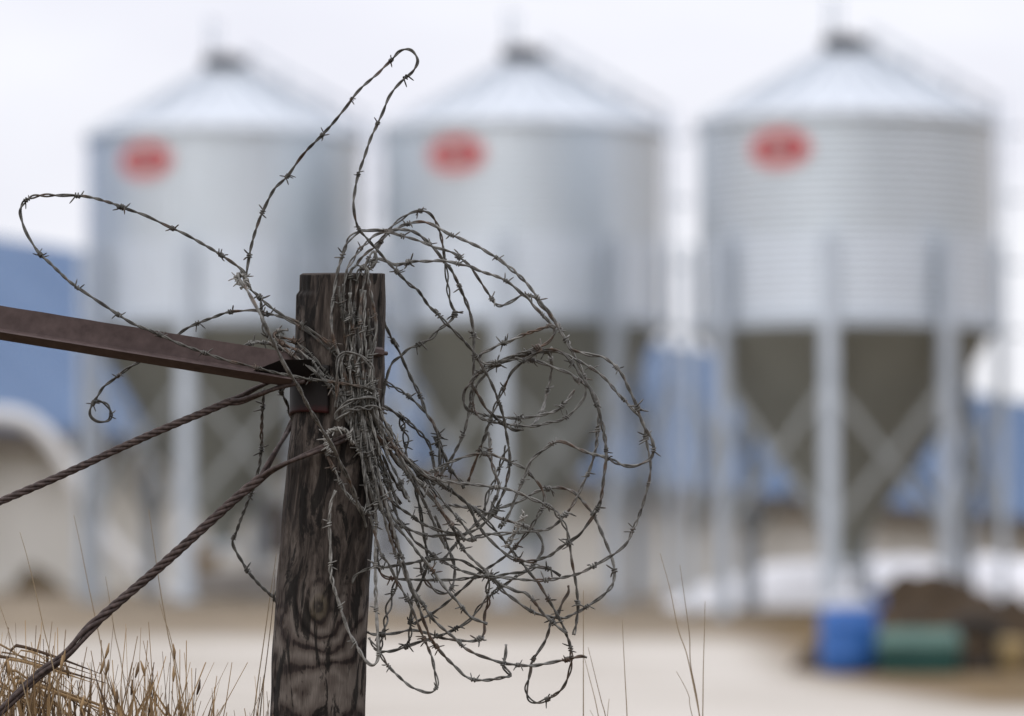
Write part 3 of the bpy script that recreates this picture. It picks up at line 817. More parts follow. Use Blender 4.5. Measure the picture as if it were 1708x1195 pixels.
# ------------------------------------------------------------------ dry grass
def blade(mb, base, tip, w, bend, flat=False, seed=0):
    n = 9
    s = np.linspace(0, 1, n)
    b = np.array(base); t = np.array(tip)
    p = b[None] * (1 - s[:, None]) + t[None] * s[:, None]
    p[:, 0] += bend * np.sin(s * np.pi * .5) * s * (s - 1) * -1.2
    P3 = [P(*q) for q in p]
    if not flat:
        vs, fs = tube_arrays(np.array([tuple(q) for q in P3]), w * U * (1 - .72 * s), 4); mb.add(vs, fs)
    else:
        vs = []
        wd = np.array([math.cos(seed * 3.1), math.sin(seed * 3.1) * .8])
        for q, si in zip(P3, s):
            ww = w * U * (0.35 + 1.0 * si) * (1 if si < .8 else (1 - si) / .2 * .95 + .05)
            d = Vector((wd[0], wd[1], 0)) * ww
            vs += [q - d, q + Vector((0, .6 * ww, .3 * ww)), q + d]
        fs = []
        for i in range(n - 1):
            for k in range(2): fs.append((3 * i + k, 3 * i + k + 1, 3 * i + k + 4, 3 * i + k + 3))
        mb.add(vs, fs)

GY = 1653
mb = MB()
for i in range(430):
    x = random.uniform(-150, 450)
    if i % 2: x = random.uniform(-170, 330)
    if i % 5 == 0: x = random.uniform(-170, 110)
    hh = random.random() ** 1.7
    top = 1200 - hh * (165 if x < 345 else 75)
    lean = random.gauss(0, 38)
    if random.random() < .30: lean = random.choice([-1, 1, 1]) * random.uniform(80, 230); top = max(top, 1105)
    z = random.uniform(-90, 230) if x > 190 else random.uniform(-160, 70)
    blade(mb, (x - lean * .9 + random.uniform(-15, 15), GY + random.uniform(-10, 10), z), (x + lean * .35, top, z + random.uniform(-50, 50)), random.uniform(1.1, 2.5), random.uniform(-70, 70), seed=i)
for i in range(250):                                                   # broad leaf blades
    x = random.uniform(-170, 320) if i > 120 else random.uniform(-200, 130)
    z = random.uniform(-60, 230) if x > 190 else random.uniform(-160, 75)
    lean = random.uniform(-1, .7) * 190
    top = 1085 + random.random() * 110 if x < 110 else 1120 + random.random() * 85
    blade(mb, (x - lean, GY, z), (x + lean * .5, top, z + random.uniform(-60, 60)), random.uniform(1.5, 4.6), random.uniform(-220, 220), True, i)
for i in range(26):                                                    # bent leaves lying over to the right
    x0 = random.uniform(-170, 90); y0 = random.uniform(1062, 1165) + max(0, x0) * .4
    L = random.uniform(60, 210); sl_ = random.uniform(.25, .95)
    z = random.uniform(-120, 60)
    p = [P(x0 - 60, GY, z), P(x0 - 30, y0 + 120, z), P(x0 - 8, y0 + 14, z), P(x0 + 6, y0 + 2, z), P(x0 + L * .5, y0 + L * sl_ * .45, z + 10), P(x0 + L, y0 + L * sl_, z + 20)]
    cc, ss = catmull([tuple(v) for v in p], .012)
    w_ = random.uniform(1.6, 3.6) * U * np.interp(ss / ss[-1], [0, .6, .9, 1], [.8, 1, .7, .15])
    vs = []
    for q, ww in zip(cc, w_):
        q = Vector(q); vs += [q + Vector((0, 0, ww)), q + Vector((ww * .3, -ww * .8, 0)), q - Vector((0, 0, ww))]
    mb.add(vs, [(3 * k + e, 3 * k + e + 1, 3 * k + e + 4, 3 * k + e + 3) for k in range(len(cc) - 1) for e in range(2)])
for i in range(26):                                                    # seed heads
    x = random.uniform(-60, 340); z = random.uniform(-60, 250); top = random.uniform(1062, 1180)
    lean = random.uniform(-40, 40)
    blade(mb, (x - lean, GY, z), (x, top + 22, z), 1.5, random.uniform(-30, 30))
    q = [P(x, top + 26, z), P(x + lean * .1 + 1, top + 14, z), P(x + lean * .2, top, z)]
    mb.tube(q, [1.4 * U, 3.0 * U, .8 * U], 5)
for i in range(260):                                                   # short tufts to the right of the post, below the picture
    x = random.uniform(430, 1900); z = random.uniform(-120, 300)
    top = 1225 + random.random() ** .7 * 200
    blade(mb, (x + random.uniform(-40, 40), GY, z), (x + random.uniform(-30, 30), top, z), random.uniform(1.0, 2.0), random.uniform(-40, 40))
g = mb.build('dry_grass', M['grass'])
tag(g, 'dry brown grass growing along the fence line at the foot of the post', 'grass', kind='stuff')

def stalk(label, stems, z, name='dry_stalk', group='thin dry stalks along the fence'):
    mb = MB()
    for st in stems:
        (x0, y0), (x1, y1) = st[0], st[-1]
        sl = (x1 - x0) / max(1, (y1 - y0))
        pts = list(st) + [(x1 + sl * (1400 - y1) * .8, 1400), (x1 + sl * (GY - y1) * .6, GY)]
        q, s = catmull(pts, 8)
        f = s / s[-1]
        zz = z + 25 * nz(s, .004, x0)
        p3 = np.array([tuple(P(a, b, c)) for a, b, c in zip(q[:, 0], q[:, 1], zz)])
        vs, fs = tube_arrays(p3, (.45 + .95 * np.minimum(1, f * 2.2)) * U, 5); mb.add(vs, fs)
    o = mb.build(name, M['stalk'])
    return tag(o, label, 'grass stalk', group)
stalk('tall thin dry stalk at far left, its tip level with the dark bale', [[(33, 888), (44, 925), (60, 990), (75, 1058), (92, 1130)]], 120)
stalk('tall thin dry stalk between the two cables at left', [[(123, 860), (132, 900), (146, 970), (165, 1060), (178, 1130)]], -250)
stalk('dry stalk whose tip shows just left of the lower cable crossing', [[(176, 962), (184, 1010), (192, 1060), (206, 1130)]], -260)
stalk('tallest thin dry stalk, crossing behind the lower cable', [[(248, 850), (256, 905), (266, 975), (280, 1058), (296, 1140)]], -260)
stalk('short dry stalk beside the tallest one, behind the cable', [[(265, 1000), (273, 1030), (284, 1062), (302, 1150)]], -150)
stalk('dry stalk leaning at the left edge of the picture', [[(-4, 1000), (10, 1040), (24, 1085), (40, 1150)]], 150)
stalk('pair of thin pale stalks leaning against the left side of the post', [[(461, 925), (452, 985), (440, 1070), (424, 1185)], [(459, 950), (455, 1010), (446, 1090), (434, 1190)]], -90)
stalk('branched dry weed right of the tangle, leaning left', [[(1101, 923), (1118, 985), (1131, 1050), (1145, 1090), (1158, 1150), (1168, 1200)], [(1134, 943), (1142, 1000), (1150, 1060), (1152, 1110), (1166, 1190)],
      [(1128, 1120), (1142, 1145), (1150, 1165), (1156, 1200)]], -280)
stalk('single upright dry stalk right of the branched weed', [[(1176, 1003), (1175, 1050), (1173, 1120), (1172, 1200)]], -280)
stalk('lone dry stalk between the tangle and the branched weed', [[(1038, 1035), (1040, 1080), (1043, 1140), (1046, 1200)]], -280)
stalk('small sheaf of dry stems below the right end of the tangle', [[(973, 985), (973, 1060), (973, 1140), (973, 1200)], [(973, 1090), (983, 1130), (992, 1165), (1000, 1205)], [(981, 1080), (992, 1125), (1003, 1170), (1012, 1205)],
      [(1016, 1166), (1014, 1185), (1012, 1210)], [(984, 1185), (992, 1200), (996, 1220)]], -240)

# ------------------------------------------------------------------ terrain
GP = [(-400, -.5), (0, -.45), (20, -.45), (40, -.36), (55, -.25), (65, -.13), (75, .27), (83, .67), (90, 1.03), (100, 1.3), (160, 1.6), (260, 1.8), (2500, 2.0)]
GX = np.array([a for a, _ in GP], float); GZ = np.array([b for _, b in GP], float)
def ground_z(y): return CAM.z + float(np.interp(y, GX, GZ))
def build_ground():
    ys = [-400, -150, -50, -10] + list(np.arange(0, 130, 1.0)) + [140, 160, 200, 260, 400, 800, 2500]
    xs = [-2500, -800, -300, -120, -60, -35] + list(np.arange(-24, 25, 1.5)) + [35, 60, 120, 300, 800, 2500]
    vs = []
    for y in ys:
        zz = np.mean([ground_z(y + d) for d in (-3, -1.5, 0, 1.5, 3)])
        for x in xs:
            w = .05 * noise.noise(Vector((x * .15, y * .15, 0))) if 12 < y < 130 and abs(x) < 30 else 0
            vs.append((x, y, zz + w))
    n = len(xs)
    fs = [(j * n + i, j * n + i + 1, (j + 1) * n + i + 1, (j + 1) * n + i) for j in range(len(ys) - 1) for i in range(n - 1)]
    me = bpy.data.meshes.new('ground'); me.from_pydata(vs, [], fs); me.update()
    m = mat('yard ground', (.5, .48, .44), .95, 0, .2)
    t = NT(m)
    tc = t.n('ShaderNodeTexCoord'); sp = t.n('ShaderNodeSeparateXYZ'); t.link(tc.outputs['Object'], sp.inputs[0])
    X, Y = sp.outputs[0], sp.outputs[1]
    big = t.noise(tc.outputs['Object'], .22, 5, .6)
    med = t.noise(tc.outputs['Object'], 1.3, 6, .6)
    fine = t.noise(tc.outputs['Object'], 14, 4, .6)
    grav = t.ramp(big, [(.30, (.40, .36, .305)), (.50, (.53, .49, .43)), (.68, (.62, .58, .52))])
    grav = t.mix(.5, grav, t.ramp(fine, [(.3, (.6, .6, .6)), (.7, (1, 1, 1))]), 'MULTIPLY')
    dirt = t.ramp(med, [(.3, (.13, .098, .062)), (.7, (.30, .24, .165))])
    nzv = t.math('MULTIPLY', t.math('SUBTRACT', big, .5), 10.0)
    # dry strip in front of the silos
    d1 = t.math('DIVIDE', t.math('SUBTRACT', t.math('ADD', Y, nzv), 75.0), 2.5, True)
    # brown dirt at lower right
    d2a = t.math('DIVIDE', t.math('SUBTRACT', t.math('ADD', X, t.math('MULTIPLY', nzv, .22)), 2.9), 1.0, True)
    d2b = t.math('DIVIDE', t.math('SUBTRACT', t.math('ADD', Y, nzv), 43.0), 3.0, True)
    d2 = t.math('MULTIPLY', d2a, d2b)
    # soil under the grass by the fence
    d3 = t.math('DIVIDE', t.math('SUBTRACT', 15.0, t.math('ADD', Y, nzv)), 3.0, True)
    c = t.mix(t.math('MULTIPLY', d1, .92), grav, dirt)
    c = t.mix(d2, c, t.ramp(med, [(.3, (.10, .066, .030)), (.7, (.20, .138, .065))]))
    c = t.mix(d3, c, t.ramp(med, [(.3, (.06, .042, .025)), (.7, (.17, .12, .07))]))
    t.link(c, t.b.inputs['Base Color'])
    t.bump(t.math('ADD', med, t.math('MULTIPLY', fine, .4)), .5, .04)
    o = link_obj('ground', me, m); o['kind'] = 'structure'
build_ground()

# ------------------------------------------------------------------ silos
RS = 2.15
H_LEG, H_CYL, H_ROOF = 4.32, 3.02, 1.06      # ground to cylinder, cylinder, roof rise
def build_silo():
    root = empty('grain_silo', (0, 0, 0))
    # corrugated cylinder
    prof = [(RS + .022 * math.sin(z / .105 * 2 * math.pi), H_LEG + z) for z in np.arange(0, H_CYL + .001, .105 / 8)]
    cut = int(1.28 / (.105 / 8))
    cy = MB().lathe(prof[cut:], 96).build('cylinder', M['galv'], root)
    MB().lathe(prof[:cut + 1], 96).build('lower_ring', M['galv_new'], root)
    # roof: cone with standing ribs
    r0, r1 = RS + .07, .31
    mb = MB(); mb.lathe([(r0, H_LEG + H_CYL - .05), (r0, H_LEG + H_CYL + .02), (RS * .75, H_LEG + H_CYL + .02 + H_ROOF * .29), (r1, H_LEG + H_CYL + H_ROOF)], 96)
    for i in range(24):
        a = 2 * math.pi * i / 24
        d = Vector((math.cos(a), math.sin(a), 0))
        mb.bar(d * (r0 - .02) + Vector((0, 0, H_LEG + H_CYL + .04)), d * (r1 + .02) + Vector((0, 0, H_LEG + H_CYL + H_ROOF + .02)), .04, .06)
    rf = mb.build('roof', M['galv_roof'], root, smooth=False)
    # cap ring with lid
    mb = MB(); zc = H_LEG + H_CYL + H_ROOF
    mb.lathe([(.33, zc - .06), (.33, zc + .16), (.37, zc + .165), (.36, zc + .21), (.12, zc + .30), (.0, zc + .31)], 32)
    mb.build('roof_cap', M['cap'], root)
    # fill pipe above the lid
    mb = MB(); mb.tube([(-.22, -.1, zc + .1), (-.22, -.1, zc + .85)], .035, 8); mb.tube([(-.08, -.12, zc + .1), (-.08, -.12, zc + .75)], .025, 8)
    mb.bar((-.26, -.1, zc + .82), (-.02, -.12, zc + .75), .03, .03)
    mb.build('vent_pipe', M['galv_leg'], root)
    # hopper
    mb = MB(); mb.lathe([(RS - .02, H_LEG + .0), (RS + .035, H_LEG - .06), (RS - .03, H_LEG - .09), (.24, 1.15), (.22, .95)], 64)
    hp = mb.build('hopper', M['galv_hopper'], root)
    mb = MB(); mb.box((0, 0, .86), (.55, .55, .14)); mb.bar((.2, -.5, .86), (.2, .2, .86), .05, .05)
    mb.build('slide_gate', M['galv_leg'], hp, smooth=False, bevel=.01)
    # bottom ring beam
    MB().lathe([(RS + .02, H_LEG - .02), (RS + .06, H_LEG - .02), (RS + .06, H_LEG + .10), (RS + .02, H_LEG + .10), (RS + .02, H_LEG - .02)], 96).build('ring_beam', M['galv_leg'], root, smooth=False)
    # legs, from the ground up the lower cylinder
    N = 8
    rl = RS + .13
    for i in range(N):
        a = 2 * math.pi * i / N - math.pi / 2
        d = Vector((math.cos(a), math.sin(a), 0)); s = Vector((-d.y, d.x, 0))
        rot = Matrix((s, d, Vector((0, 0, 1)))).transposed()
        mb = MB()
        ztop = H_LEG + 1.28
        mb.box(d * (rl + .055) + Vector((0, 0, ztop / 2)), (.23, .022, ztop), rot)
        for sg in (-1, 1):
            mb.box(d * rl + s * (sg * .102) + Vector((0, 0, ztop / 2)), (.024, .088, ztop), rot)
        lg = mb.build('leg', M['galv_leg'], root, smooth=False)
        mb = MB(); mb.box(d * rl + Vector((0, 0, .02)), (.42, .34, .04), rot)
        mb.build('foot_plate', M['galv_leg'], lg, smooth=False)
    for i in range(N):
        a0 = 2 * math.pi * i / N - math.pi / 2; a1 = a0 + 2 * math.pi / N
        p0 = Vector((math.cos(a0), math.sin(a0), 0)) * (rl - .02); p1 = Vector((math.cos(a1), math.sin(a1), 0)) * (rl - .02)
        zlo, zhi = 1.35, 3.45
        off = (p0 + p1).normalized() * .035
        for k, (pa, pb) in enumerate(((p0, p1), (p1, p0))):
            mb = MB(); o_ = off * (1 if k else -1)
            mb.bar(pa + Vector((0, 0, zhi)) + o_, pb + Vector((0, 0, zlo)) + o_, .05, .10)
            mb.build('brace', M['galv_dull'], root, smooth=False)
    # decal
    a0 = R(-90 - 20)
    zc_, hw, hh = H_LEG + H_CYL - .50, .45, .245
    def patch(f0, rad, name, m, parent, shape, x0=0.0):
        mb = MB(); n = 40
        pts = [shape(2 * math.pi * i / n) for i in range(n)]
        ring = []
        for sc in (1.0, .75, .5, .25):
            ring.append([(x0 + x * sc, y * sc) for x, y in pts])
        def pos(x, y):
            a = a0 + x / RS
            return (rad * math.cos(a), rad * math.sin(a), zc_ + y)
        vs = [pos(x, y) for rg in ring for x, y in rg] + [pos(x0, 0)]
        fs = []
        for k in range(3):
            for i in range(n): fs.append((k * n + i, k * n + (i + 1) % n, (k + 1) * n + (i + 1) % n, (k + 1) * n + i))
        for i in range(n): fs.append((3 * n + i, 3 * n + (i + 1) % n, 4 * n))
        mb.add(vs, fs)
        return mb.build(name, m, parent)
    ell = lambda w, h: (lambda t: (w * math.cos(t), h * math.sin(t)))
    sq = lambda w, h: (lambda t: (w * math.copysign(abs(math.cos(t)) ** .4, math.cos(t)), h * math.copysign(abs(math.sin(t)) ** .4, math.sin(t))))
    dc = patch(0, RS + .032, 'decal', M['decal_red'], root, ell(hw, hh))
    patch(0, RS + .028, 'decal_border', M['decal_pale'], dc, ell(hw + .07, hh + .075))
    patch(0, RS + .036, 'emblem', M['decal_grey'], dc, sq(.17, .11))
    for sg in (-1, 1): patch(0, RS + .036, 'emblem_wing', M['decal_deep'], dc, sq(.075, .10), sg * .255)
    # ladder up the right-hand side and over the roof
    al = R(-90 + 112)
    d = Vector((math.cos(al), math.sin(al), 0)); s = Vector((-d.y, d.x, 0))
    mb = MB()
    zt = H_LEG + H_CYL
    for sg in (-1, 1):
        mb.tube([d * (RS + .22) + s * (sg * .2) + Vector((0, 0, 1.2)), d * (RS + .22) + s * (sg * .2) + Vector((0, 0, zt + .45))], .022, 6)
    for k in range(int((zt - 1.2) / .3)):
        z = 1.3 + k * .3
        mb.tube([d * (RS + .22) - s * .2 + Vector((0, 0, z)), d * (RS + .22) + s * .2 + Vector((0, 0, z))], .014, 5)
    for k in range(5):                                   # safety hoops
        z = H_LEG - 1 + k * 1.0
        mb.tube([d * (RS + .22 + .36 * math.sin(q)) + s * (.3 * math.cos(q)) + Vector((0, 0, z)) for q in np.linspace(0, math.pi, 9)], .018, 5)
    mb.build('ladder', M['galv_leg'], root)
    ar = R(-90 + 100)
    d = Vector((math.cos(ar), math.sin(ar), 0)); s = Vector((-d.y, d.x, 0))
    mb = MB()
    e0 = d * (RS + .05) + Vector((0, 0, zt + .12)); e1 = d * .36 + Vector((0, 0, zt + H_ROOF + .10))
    for sg in (-1, 1):
        mb.tube([e0 + s * sg * .22, e1 + s * sg * .22], .022, 6)
        mb.tube([e0 + s * sg * .22 + Vector((0, 0, .28)), e1 + s * sg * .22 + Vector((0, 0, .28))], .016, 6)
        for f in (0.02, .35, .68, .98):
            q = e0.lerp(e1, f) + s * sg * .22
            mb.tube([q, q + Vector((0, 0, .28))], .014, 5)
    for k in range(9):
        q = e0.lerp(e1, (k + .5) / 9); mb.bar(q - s * .22, q + s * .22, .12, .02)
    mb.build('roof_ladder', M['galv_leg'], root)
    return root

def copy_tree(o, parent=None):
    c = o.copy(); COL.objects.link(c)
    if parent is not None: c.parent = parent
    for ch in list(o.children): copy_tree(ch, c)
    return c
silo = build_silo()
SILO = [(1412, 83.3, 200, -6, 'right-hand galvanized hopper silo standing behind the blue drum'),
        (872, 87.9, 212, -8, 'middle galvanized hopper silo standing straight behind the wire tangle'),
        (372, 89.9, 222, -14.5, 'left-hand galvanized hopper silo standing nearest the white hose arch')]
protos = [silo, copy_tree(silo), copy_tree(silo)]
for o, (px, d, ye, rot, lab) in zip(protos, SILO):
    q = Q(px, ye + 8, d)
    o.location = (q.x, d, q.z - H_LEG - H_CYL)
    # face the camera, then turn
    o.rotation_euler = (0, 0, -math.atan2(q.x, d) + R(rot))
    tag(o, lab, 'silo', 'galvanized hopper silos in the yard')

# ------------------------------------------------------------------ blue-roofed barn
def barn():
    u = Vector((.3525, .9358, 0)).normalized(); back = Vector((-u.y, u.x, 0))
    e0 = Vector((-854 * K * 100, 100, 0))
    ze, zr, zg = CAM.z + 4.49, CAM.z + 8.52, CAM.z + .7
    t0, t1 = -14, 128
    w = 6.0
    base = e0 + u * t0 + Vector((0, 0, zg))
    root = empty('barn', base, 'long barn with a pale blue metal roof and cream walls behind the silos', 'barn')
    def pt(t, b, z): return e0 + u * t + back * b + Vector((0, 0, z)) - base
    mb = MB()
    th = .08
    for bb0, z0, bb1, z1 in ((-.5, ze - .33, w, zr), (2 * w + .5, ze - .33, w, zr)):
        a = [pt(t0 - .4, bb0, z0), pt(t1, bb0, z0), pt(t1, bb1, z1), pt(t0 - .4, bb1, z1)]
        b = [p + Vector((0, 0, -th)) for p in a]
        mb.add(a + b, [(0, 1, 2, 3), (7, 6, 5, 4), (0, 4, 5, 1), (1, 5, 6, 2), (2, 6, 7, 3), (3, 7, 4, 0)])
    for k in range(int((t1 - t0) / .45)):                 # standing seams
        t = t0 + k * .45
        mb.bar(pt(t, -.5, ze - .33 + .01), pt(t, w, zr + .01), .03, .03)
    mb.build('roof', M['blue_roof'], root, smooth=False)
    mb = MB()
    a = [pt(t0, 0.3, 0), pt(t1 - .4, .3, 0), pt(t1 - .4, 2 * w - .3, 0), pt(t0, 2 * w - .3, 0)]
    lo = [Vector((p.x, p.y, zg - base.z - .3)) for p in a]; hi = [Vector((p.x, p.y, ze - base.z - .25)) for p in a]
    gab0 = pt(t0, w, zr - .12); gab1 = pt(t1 - .4, w, zr - .12)
    mb.add(lo + hi + [gab0, gab1], [(0, 1, 5, 4), (2, 3, 7, 6), (1, 2, 6, 9, 5), (3, 0, 4, 8, 7)])
    wl = mb.build('wall', M['tan_wall'], root, smooth=False)
    mb = MB(); mb.bar(pt(t0 - .4, -.42, ze - .52), pt(t1, -.42, ze - .52), .06, .34); mb.build('fascia', M['fascia'], root, smooth=False)
    for k, t in enumerate((-9.0, 13, 19, 66, 74, 82)):
        mb = MB(); c = pt(t, .27, zg + 1.75)
        rot = Matrix((u, back, Vector((0, 0, 1)))).transposed()
        hgt = 1.0 if k % 3 else 2.2
        c.z = (zg + 1.9 - base.z) if k % 3 else (zg + 1.15 - base.z)
        mb.box(c, (1.6, .06, hgt), rot)
        wn = mb.build('window' if k % 3 else 'door', M['dark_open'], root, smooth=False)
        mb = MB()
        for sx in (-1, 1): mb.box(c + u * (sx * .86), (.12, .12, hgt + .24), rot)
        mb.box(c + Vector((0, 0, hgt / 2 + .06)), (1.6, .12, .12), rot)
        mb.build('frame', M['fascia'], wn, smooth=False)
barn()

# ------------------------------------------------------------------ yard clutter
def lump(name, cx, cy, L, W, H, seed, m, zoff=0, ang=0, p=1.0, rough_=1.0):
    nu, nv = 60, 22
    vs, fs = [], []
    z0 = ground_z(cy)
    for j in range(nv + 1):
        for i in range(nu + 1):
            a = i / nu * 2 - 1; b = j / nv * 2 - 1
            h = max(0, 1 - abs(a) ** 3.0) * max(0, 1 - b * b) ** .7
            k = .8 + rough_ * .45 * noise.noise(Vector((a * L * .5 + seed, b * W, seed))) + rough_ * .18 * noise.noise(Vector((a * L * 2 + seed, b * W * 2, seed)))
            x = a * L / 2; y = b * W / 2
            vs.append((x * math.cos(ang) - y * math.sin(ang), x * math.sin(ang) + y * math.cos(ang), H * h ** p * k - .12))
    n = nu + 1
    for j in range(nv):
        for i in range(nu): fs.append((j * n + i, j * n + i + 1, (j + 1) * n + i + 1, (j + 1) * n + i))
    me = bpy.data.meshes.new(name); me.from_pydata(vs, [], fs); me.update()
    o = link_obj(name, me, m); o.location = (cx, cy, z0 + zoff)
    return o
q = Q(1440, 1000, 88.0)
s = lump('snow_bank', q.x + 1.25, 87.1, 9.0, 2.8, 1.05, 3.0, M['snow'], -.02, ang=R(3), p=.7, rough_=.35)
tag(s, 'long bank of old white snow lying behind the right-hand silo', 'snow bank')
s = lump('soil_heap', Q(1585, 1100, 66.5).x, 66.7, 3.9, 1.9, 1.25, 8.0, M['soil'], .0)
tag(s, 'low heap of dark brown soil behind the green bin', 'soil heap')

# blue drum
q = Q(1415, 1125, 65); gz = ground_z(65)
dr = empty('drum', (q.x, 65, gz), 'blue plastic drum with a pale lid standing left of the green bin', 'drum')
pr = [(.30, 0), (.325, .03), (.335, .20), (.345, .22), (.345, .25), (.335, .27), (.335, .50), (.345, .52), (.345, .55), (.335, .57), (.325, .72), (.30, .76), (.0, .765)]
MB().lathe(pr, 40, cap0=True).build('body', M['blue_plastic'], dr)
mb = MB(); mb.lathe([(.29, .762), (.30, .80), (.27, .86), (.12, .89), (0, .895)], 32); mb.build('lid', M['pale_plastic'], dr)
mb = MB(); mb.tube([(.29, -.1, .74), (.38, -.12, .80), (.36, -.12, .90), (.24, -.1, .90)], .035, 8); mb.build('handle', M['blue_plastic'], dr)
# green bin
q = Q(1532, 1128, 64.5); gz = ground_z(64.5)
gb = empty('plastic_bin', (q.x, 64.5, gz), 'low green plastic bin with a paler lid standing right of the blue drum', 'bin')
def taper_box(w0, d0, w1, d1, z0, z1):
    mb = MB()
    vs = [(-w0/2, -d0/2, z0), (w0/2, -d0/2, z0), (w0/2, d0/2, z0), (-w0/2, d0/2, z0), (-w1/2, -d1/2, z1), (w1/2, -d1/2, z1), (w1/2, d1/2, z1), (-w1/2, d1/2, z1)]
    return mb.add(vs, [(3, 2, 1, 0), (4, 5, 6, 7), (0, 1, 5, 4), (1, 2, 6, 5), (2, 3, 7, 6), (3, 0, 4, 7)])
taper_box(.86, .55, .93, .62, 0, .32).build('body', M['green_plastic'], gb, bevel=.03)
mb = taper_box(.98, .67, .84, .5, .323, .52)
mb.build('lid', M['green_lid'], gb, bevel=.03)
gb.rotation_euler = (0, 0, R(-8))
# old tyre
q = Q(1628, 1115, 65.2)
ty = MB()
n1, n2 = 36, 14
vs, fs = [], []
for i in range(n1):
    a = 2 * math.pi * i / n1
    for j in range(n2):
        b = 2 * math.pi * j / n2
        rr = .30 + .10 * math.cos(b); zz = .11 * math.sin(b)
        vs.append((rr * math.cos(a), zz, rr * math.sin(a)))
for i in range(n1):
    for j in range(n2):
        fs.append((i * n2 + j, i * n2 + (j + 1) % n2, ((i + 1) % n1) * n2 + (j + 1) % n2, ((i + 1) % n1) * n2 + j))
ty.add(vs, fs)
t_ = ty.build('tyre', M['rubber']); t_.location = (q.x, 65.2, ground_z(65.2) + .30); t_.rotation_euler = (R(-18), 0, R(12))
tag(t_, 'old black tyre leaning on the soil heap right of the green bin', 'tyre')
# tan sack
q = Q(1682, 1112, 65)
mb = MB(); mb.lathe([(.06, 0), (.10, .05), (.15, .22), (.19, .34), (.17, .40), (.05, .42), (0, .42)], 20, cap0=True)
for i, v in enumerate(mb.v):
    k = 1 + .25 * noise.noise(Vector((v[0] * 6, v[1] * 6, v[2] * 5)))
    mb.v[i] = (v[0] * k, v[1] * k * .8, v[2])
sk = mb.build('sack', M['tan_sack']); sk.location = (q.x, 65, ground_z(65)); sk.rotation_euler = (0, R(6), 0)
tag(sk, 'tan sack standing on the dirt at the right edge of the picture', 'sack')
# white hose arch
mb = MB()
hp = [(-330, 985), (-270, 860), (-180, 760), (-90, 708), (-10, 693), (40, 700), (78, 728), (108, 770), (134, 820), (162, 876), (200, 925), (246, 966), (300, 1004)]
q3 = [Q(x, y, 94.0 - (x + 330) / 630 * .8) for x, y in hp]
cen, _ = catmull([tuple(v) for v in q3], .2)
base = Vector(cen[0])
mb.tube([Vector(c) - base for c in cen], .135, 14)
h = mb.build('hose', M['white_hose']); h.location = base
tag(h, 'thick white hose arching down to the ground beside the left-hand silo', 'hose')
# dark heap by the barn wall
sh = lump('soil_heap', Q(66, 975, 95).x, 95, 1.0, .8, .62, 5.0, M['straw'], 0)
tag(sh, 'small dark heap of old straw at the foot of the barn wall, far left', 'straw heap')
# concrete block and can
q = Q(398, 1000, 92.5)
mb = MB(); mb.box((0, 0, .22), (1.6, .8, .44)); cb = mb.build('concrete_block', M['concrete'], None, False, bevel=.04)
cb.location = (q.x, 92.5, ground_z(92.5)); tag(cb, 'pale concrete block on the ground behind the left-hand silo legs', 'concrete block')
q = Q(345, 950, 92.5)
oc = empty('fuel_can', (q.x, 92.45, ground_z(92.5) + .44), 'ochre fuel can standing on the concrete block', 'fuel can')
mb = MB(); mb.box((0, 0, .19), (.38, .24, .38)); mb.build('body', M['orange'], oc, False, bevel=.05)
mb = MB(); mb.tube([(-.10, 0, .37), (-.10, 0, .45), (.08, 0, .45), (.08, 0, .37)], .025, 8); mb.build('handle', M['orange'], oc)
mb = MB(); mb.tube([(.13, 0, .36), (.13, 0, .44)], .035, 10); mb.build('spout', M['cap'], oc)

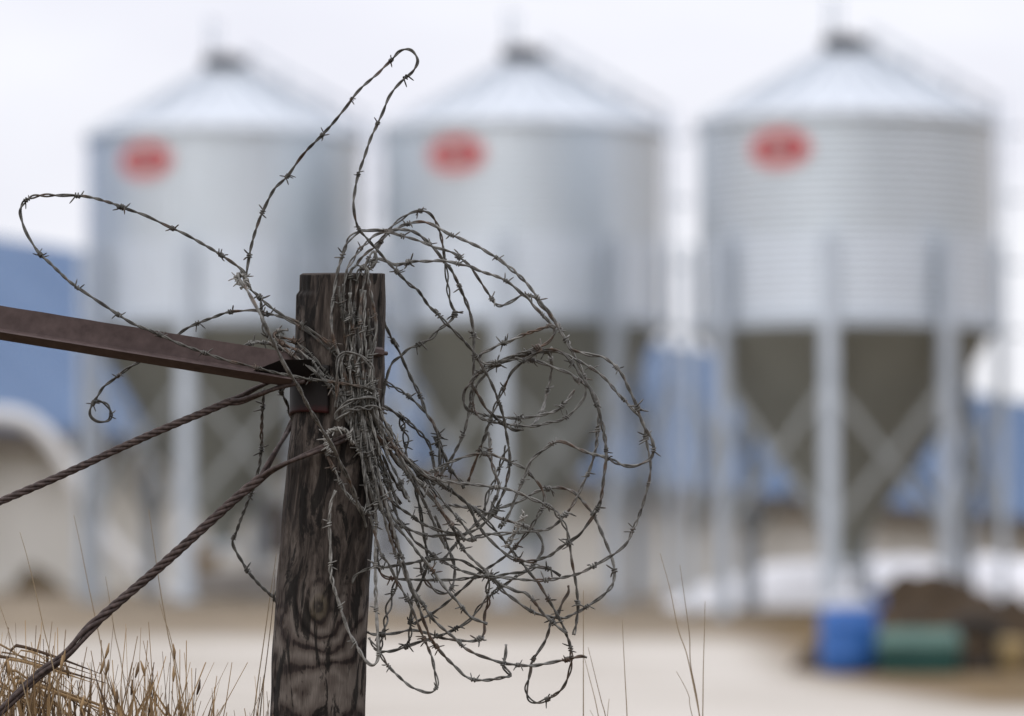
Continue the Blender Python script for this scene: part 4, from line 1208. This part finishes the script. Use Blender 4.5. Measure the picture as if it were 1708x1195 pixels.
# ------------------------------------------------------------------ sky, sun, camera
SUN_EL, SUN_AZ = R(48), R(205)       # azimuth clockwise from +Y: high, behind the camera's left shoulder
w = bpy.data.worlds.new('World'); scene.world = w
w.use_nodes = True
nt = w.node_tree
bg = nt.nodes['Background']
class WN(NT):
    def __init__(self): self.t = nt; self.b = None
t = WN()
sky = t.n('ShaderNodeTexSky'); sky.sky_type = 'NISHITA'; sky.sun_disc = False
sky.sun_elevation = SUN_EL; sky.sun_rotation = SUN_AZ
tc = t.n('ShaderNodeTexCoord')
sp = t.n('ShaderNodeSeparateXYZ'); t.link(tc.outputs['Generated'], sp.inputs[0])
cl = t.noise(t.coord('Generated', (5, 5, 14)), 1, 5, .55, .3)
over = t.ramp(cl, [(.34, (.675, .672, .745)), (.64, (.80, .80, .845))])
zen = t.math('ADD', t.math('MULTIPLY', t.math('MAXIMUM', sp.outputs[2], 0.0), .85), 1.0)
grey = t.n('ShaderNodeVectorMath', operation='SCALE'); t.link(over, grey.inputs[0]); t.link(zen, grey.inputs['Scale'])
ns = t.n('ShaderNodeVectorMath', operation='SCALE'); t.link(sky.outputs[0], ns.inputs[0]); ns.inputs['Scale'].default_value = .07
c = t.mix(.9, ns.outputs[0], grey.outputs[0])
t.link(c, bg.inputs['Color'])
bg.inputs['Strength'].default_value = 1.0

sl = bpy.data.lights.new('sun', 'SUN'); sl.energy = .6; sl.angle = R(55); sl.color = (1.0, .97, .93)
so = bpy.data.objects.new('sun', sl); COL.objects.link(so)
dirv = Vector((math.sin(SUN_AZ) * math.cos(SUN_EL), math.cos(SUN_AZ) * math.cos(SUN_EL), math.sin(SUN_EL)))
so.rotation_euler = dirv.to_track_quat('Z', 'Y').to_euler()
so.location = dirv * 50

cam = bpy.data.cameras.new('camera')
cam.lens = LENS; cam.sensor_width = SENS; cam.clip_start = .1; cam.clip_end = 6000
cam.dof.use_dof = True
cam.dof.focus_distance = D0 - 62 * U
cam.dof.aperture_fstop = 4.7
cam.dof.aperture_blades = 0
co = bpy.data.objects.new('camera', cam); COL.objects.link(co)
co.location = CAM
co.rotation_euler = (math.pi / 2 + TILT, 0, 0)
scene.camera = co

scene.view_settings.view_transform = 'Standard'
scene.view_settings.look = 'None'
scene.view_settings.exposure = .27
scene.view_settings.gamma = 1
scene.cycles.use_denoising = True
scene.cycles.max_bounces = 6
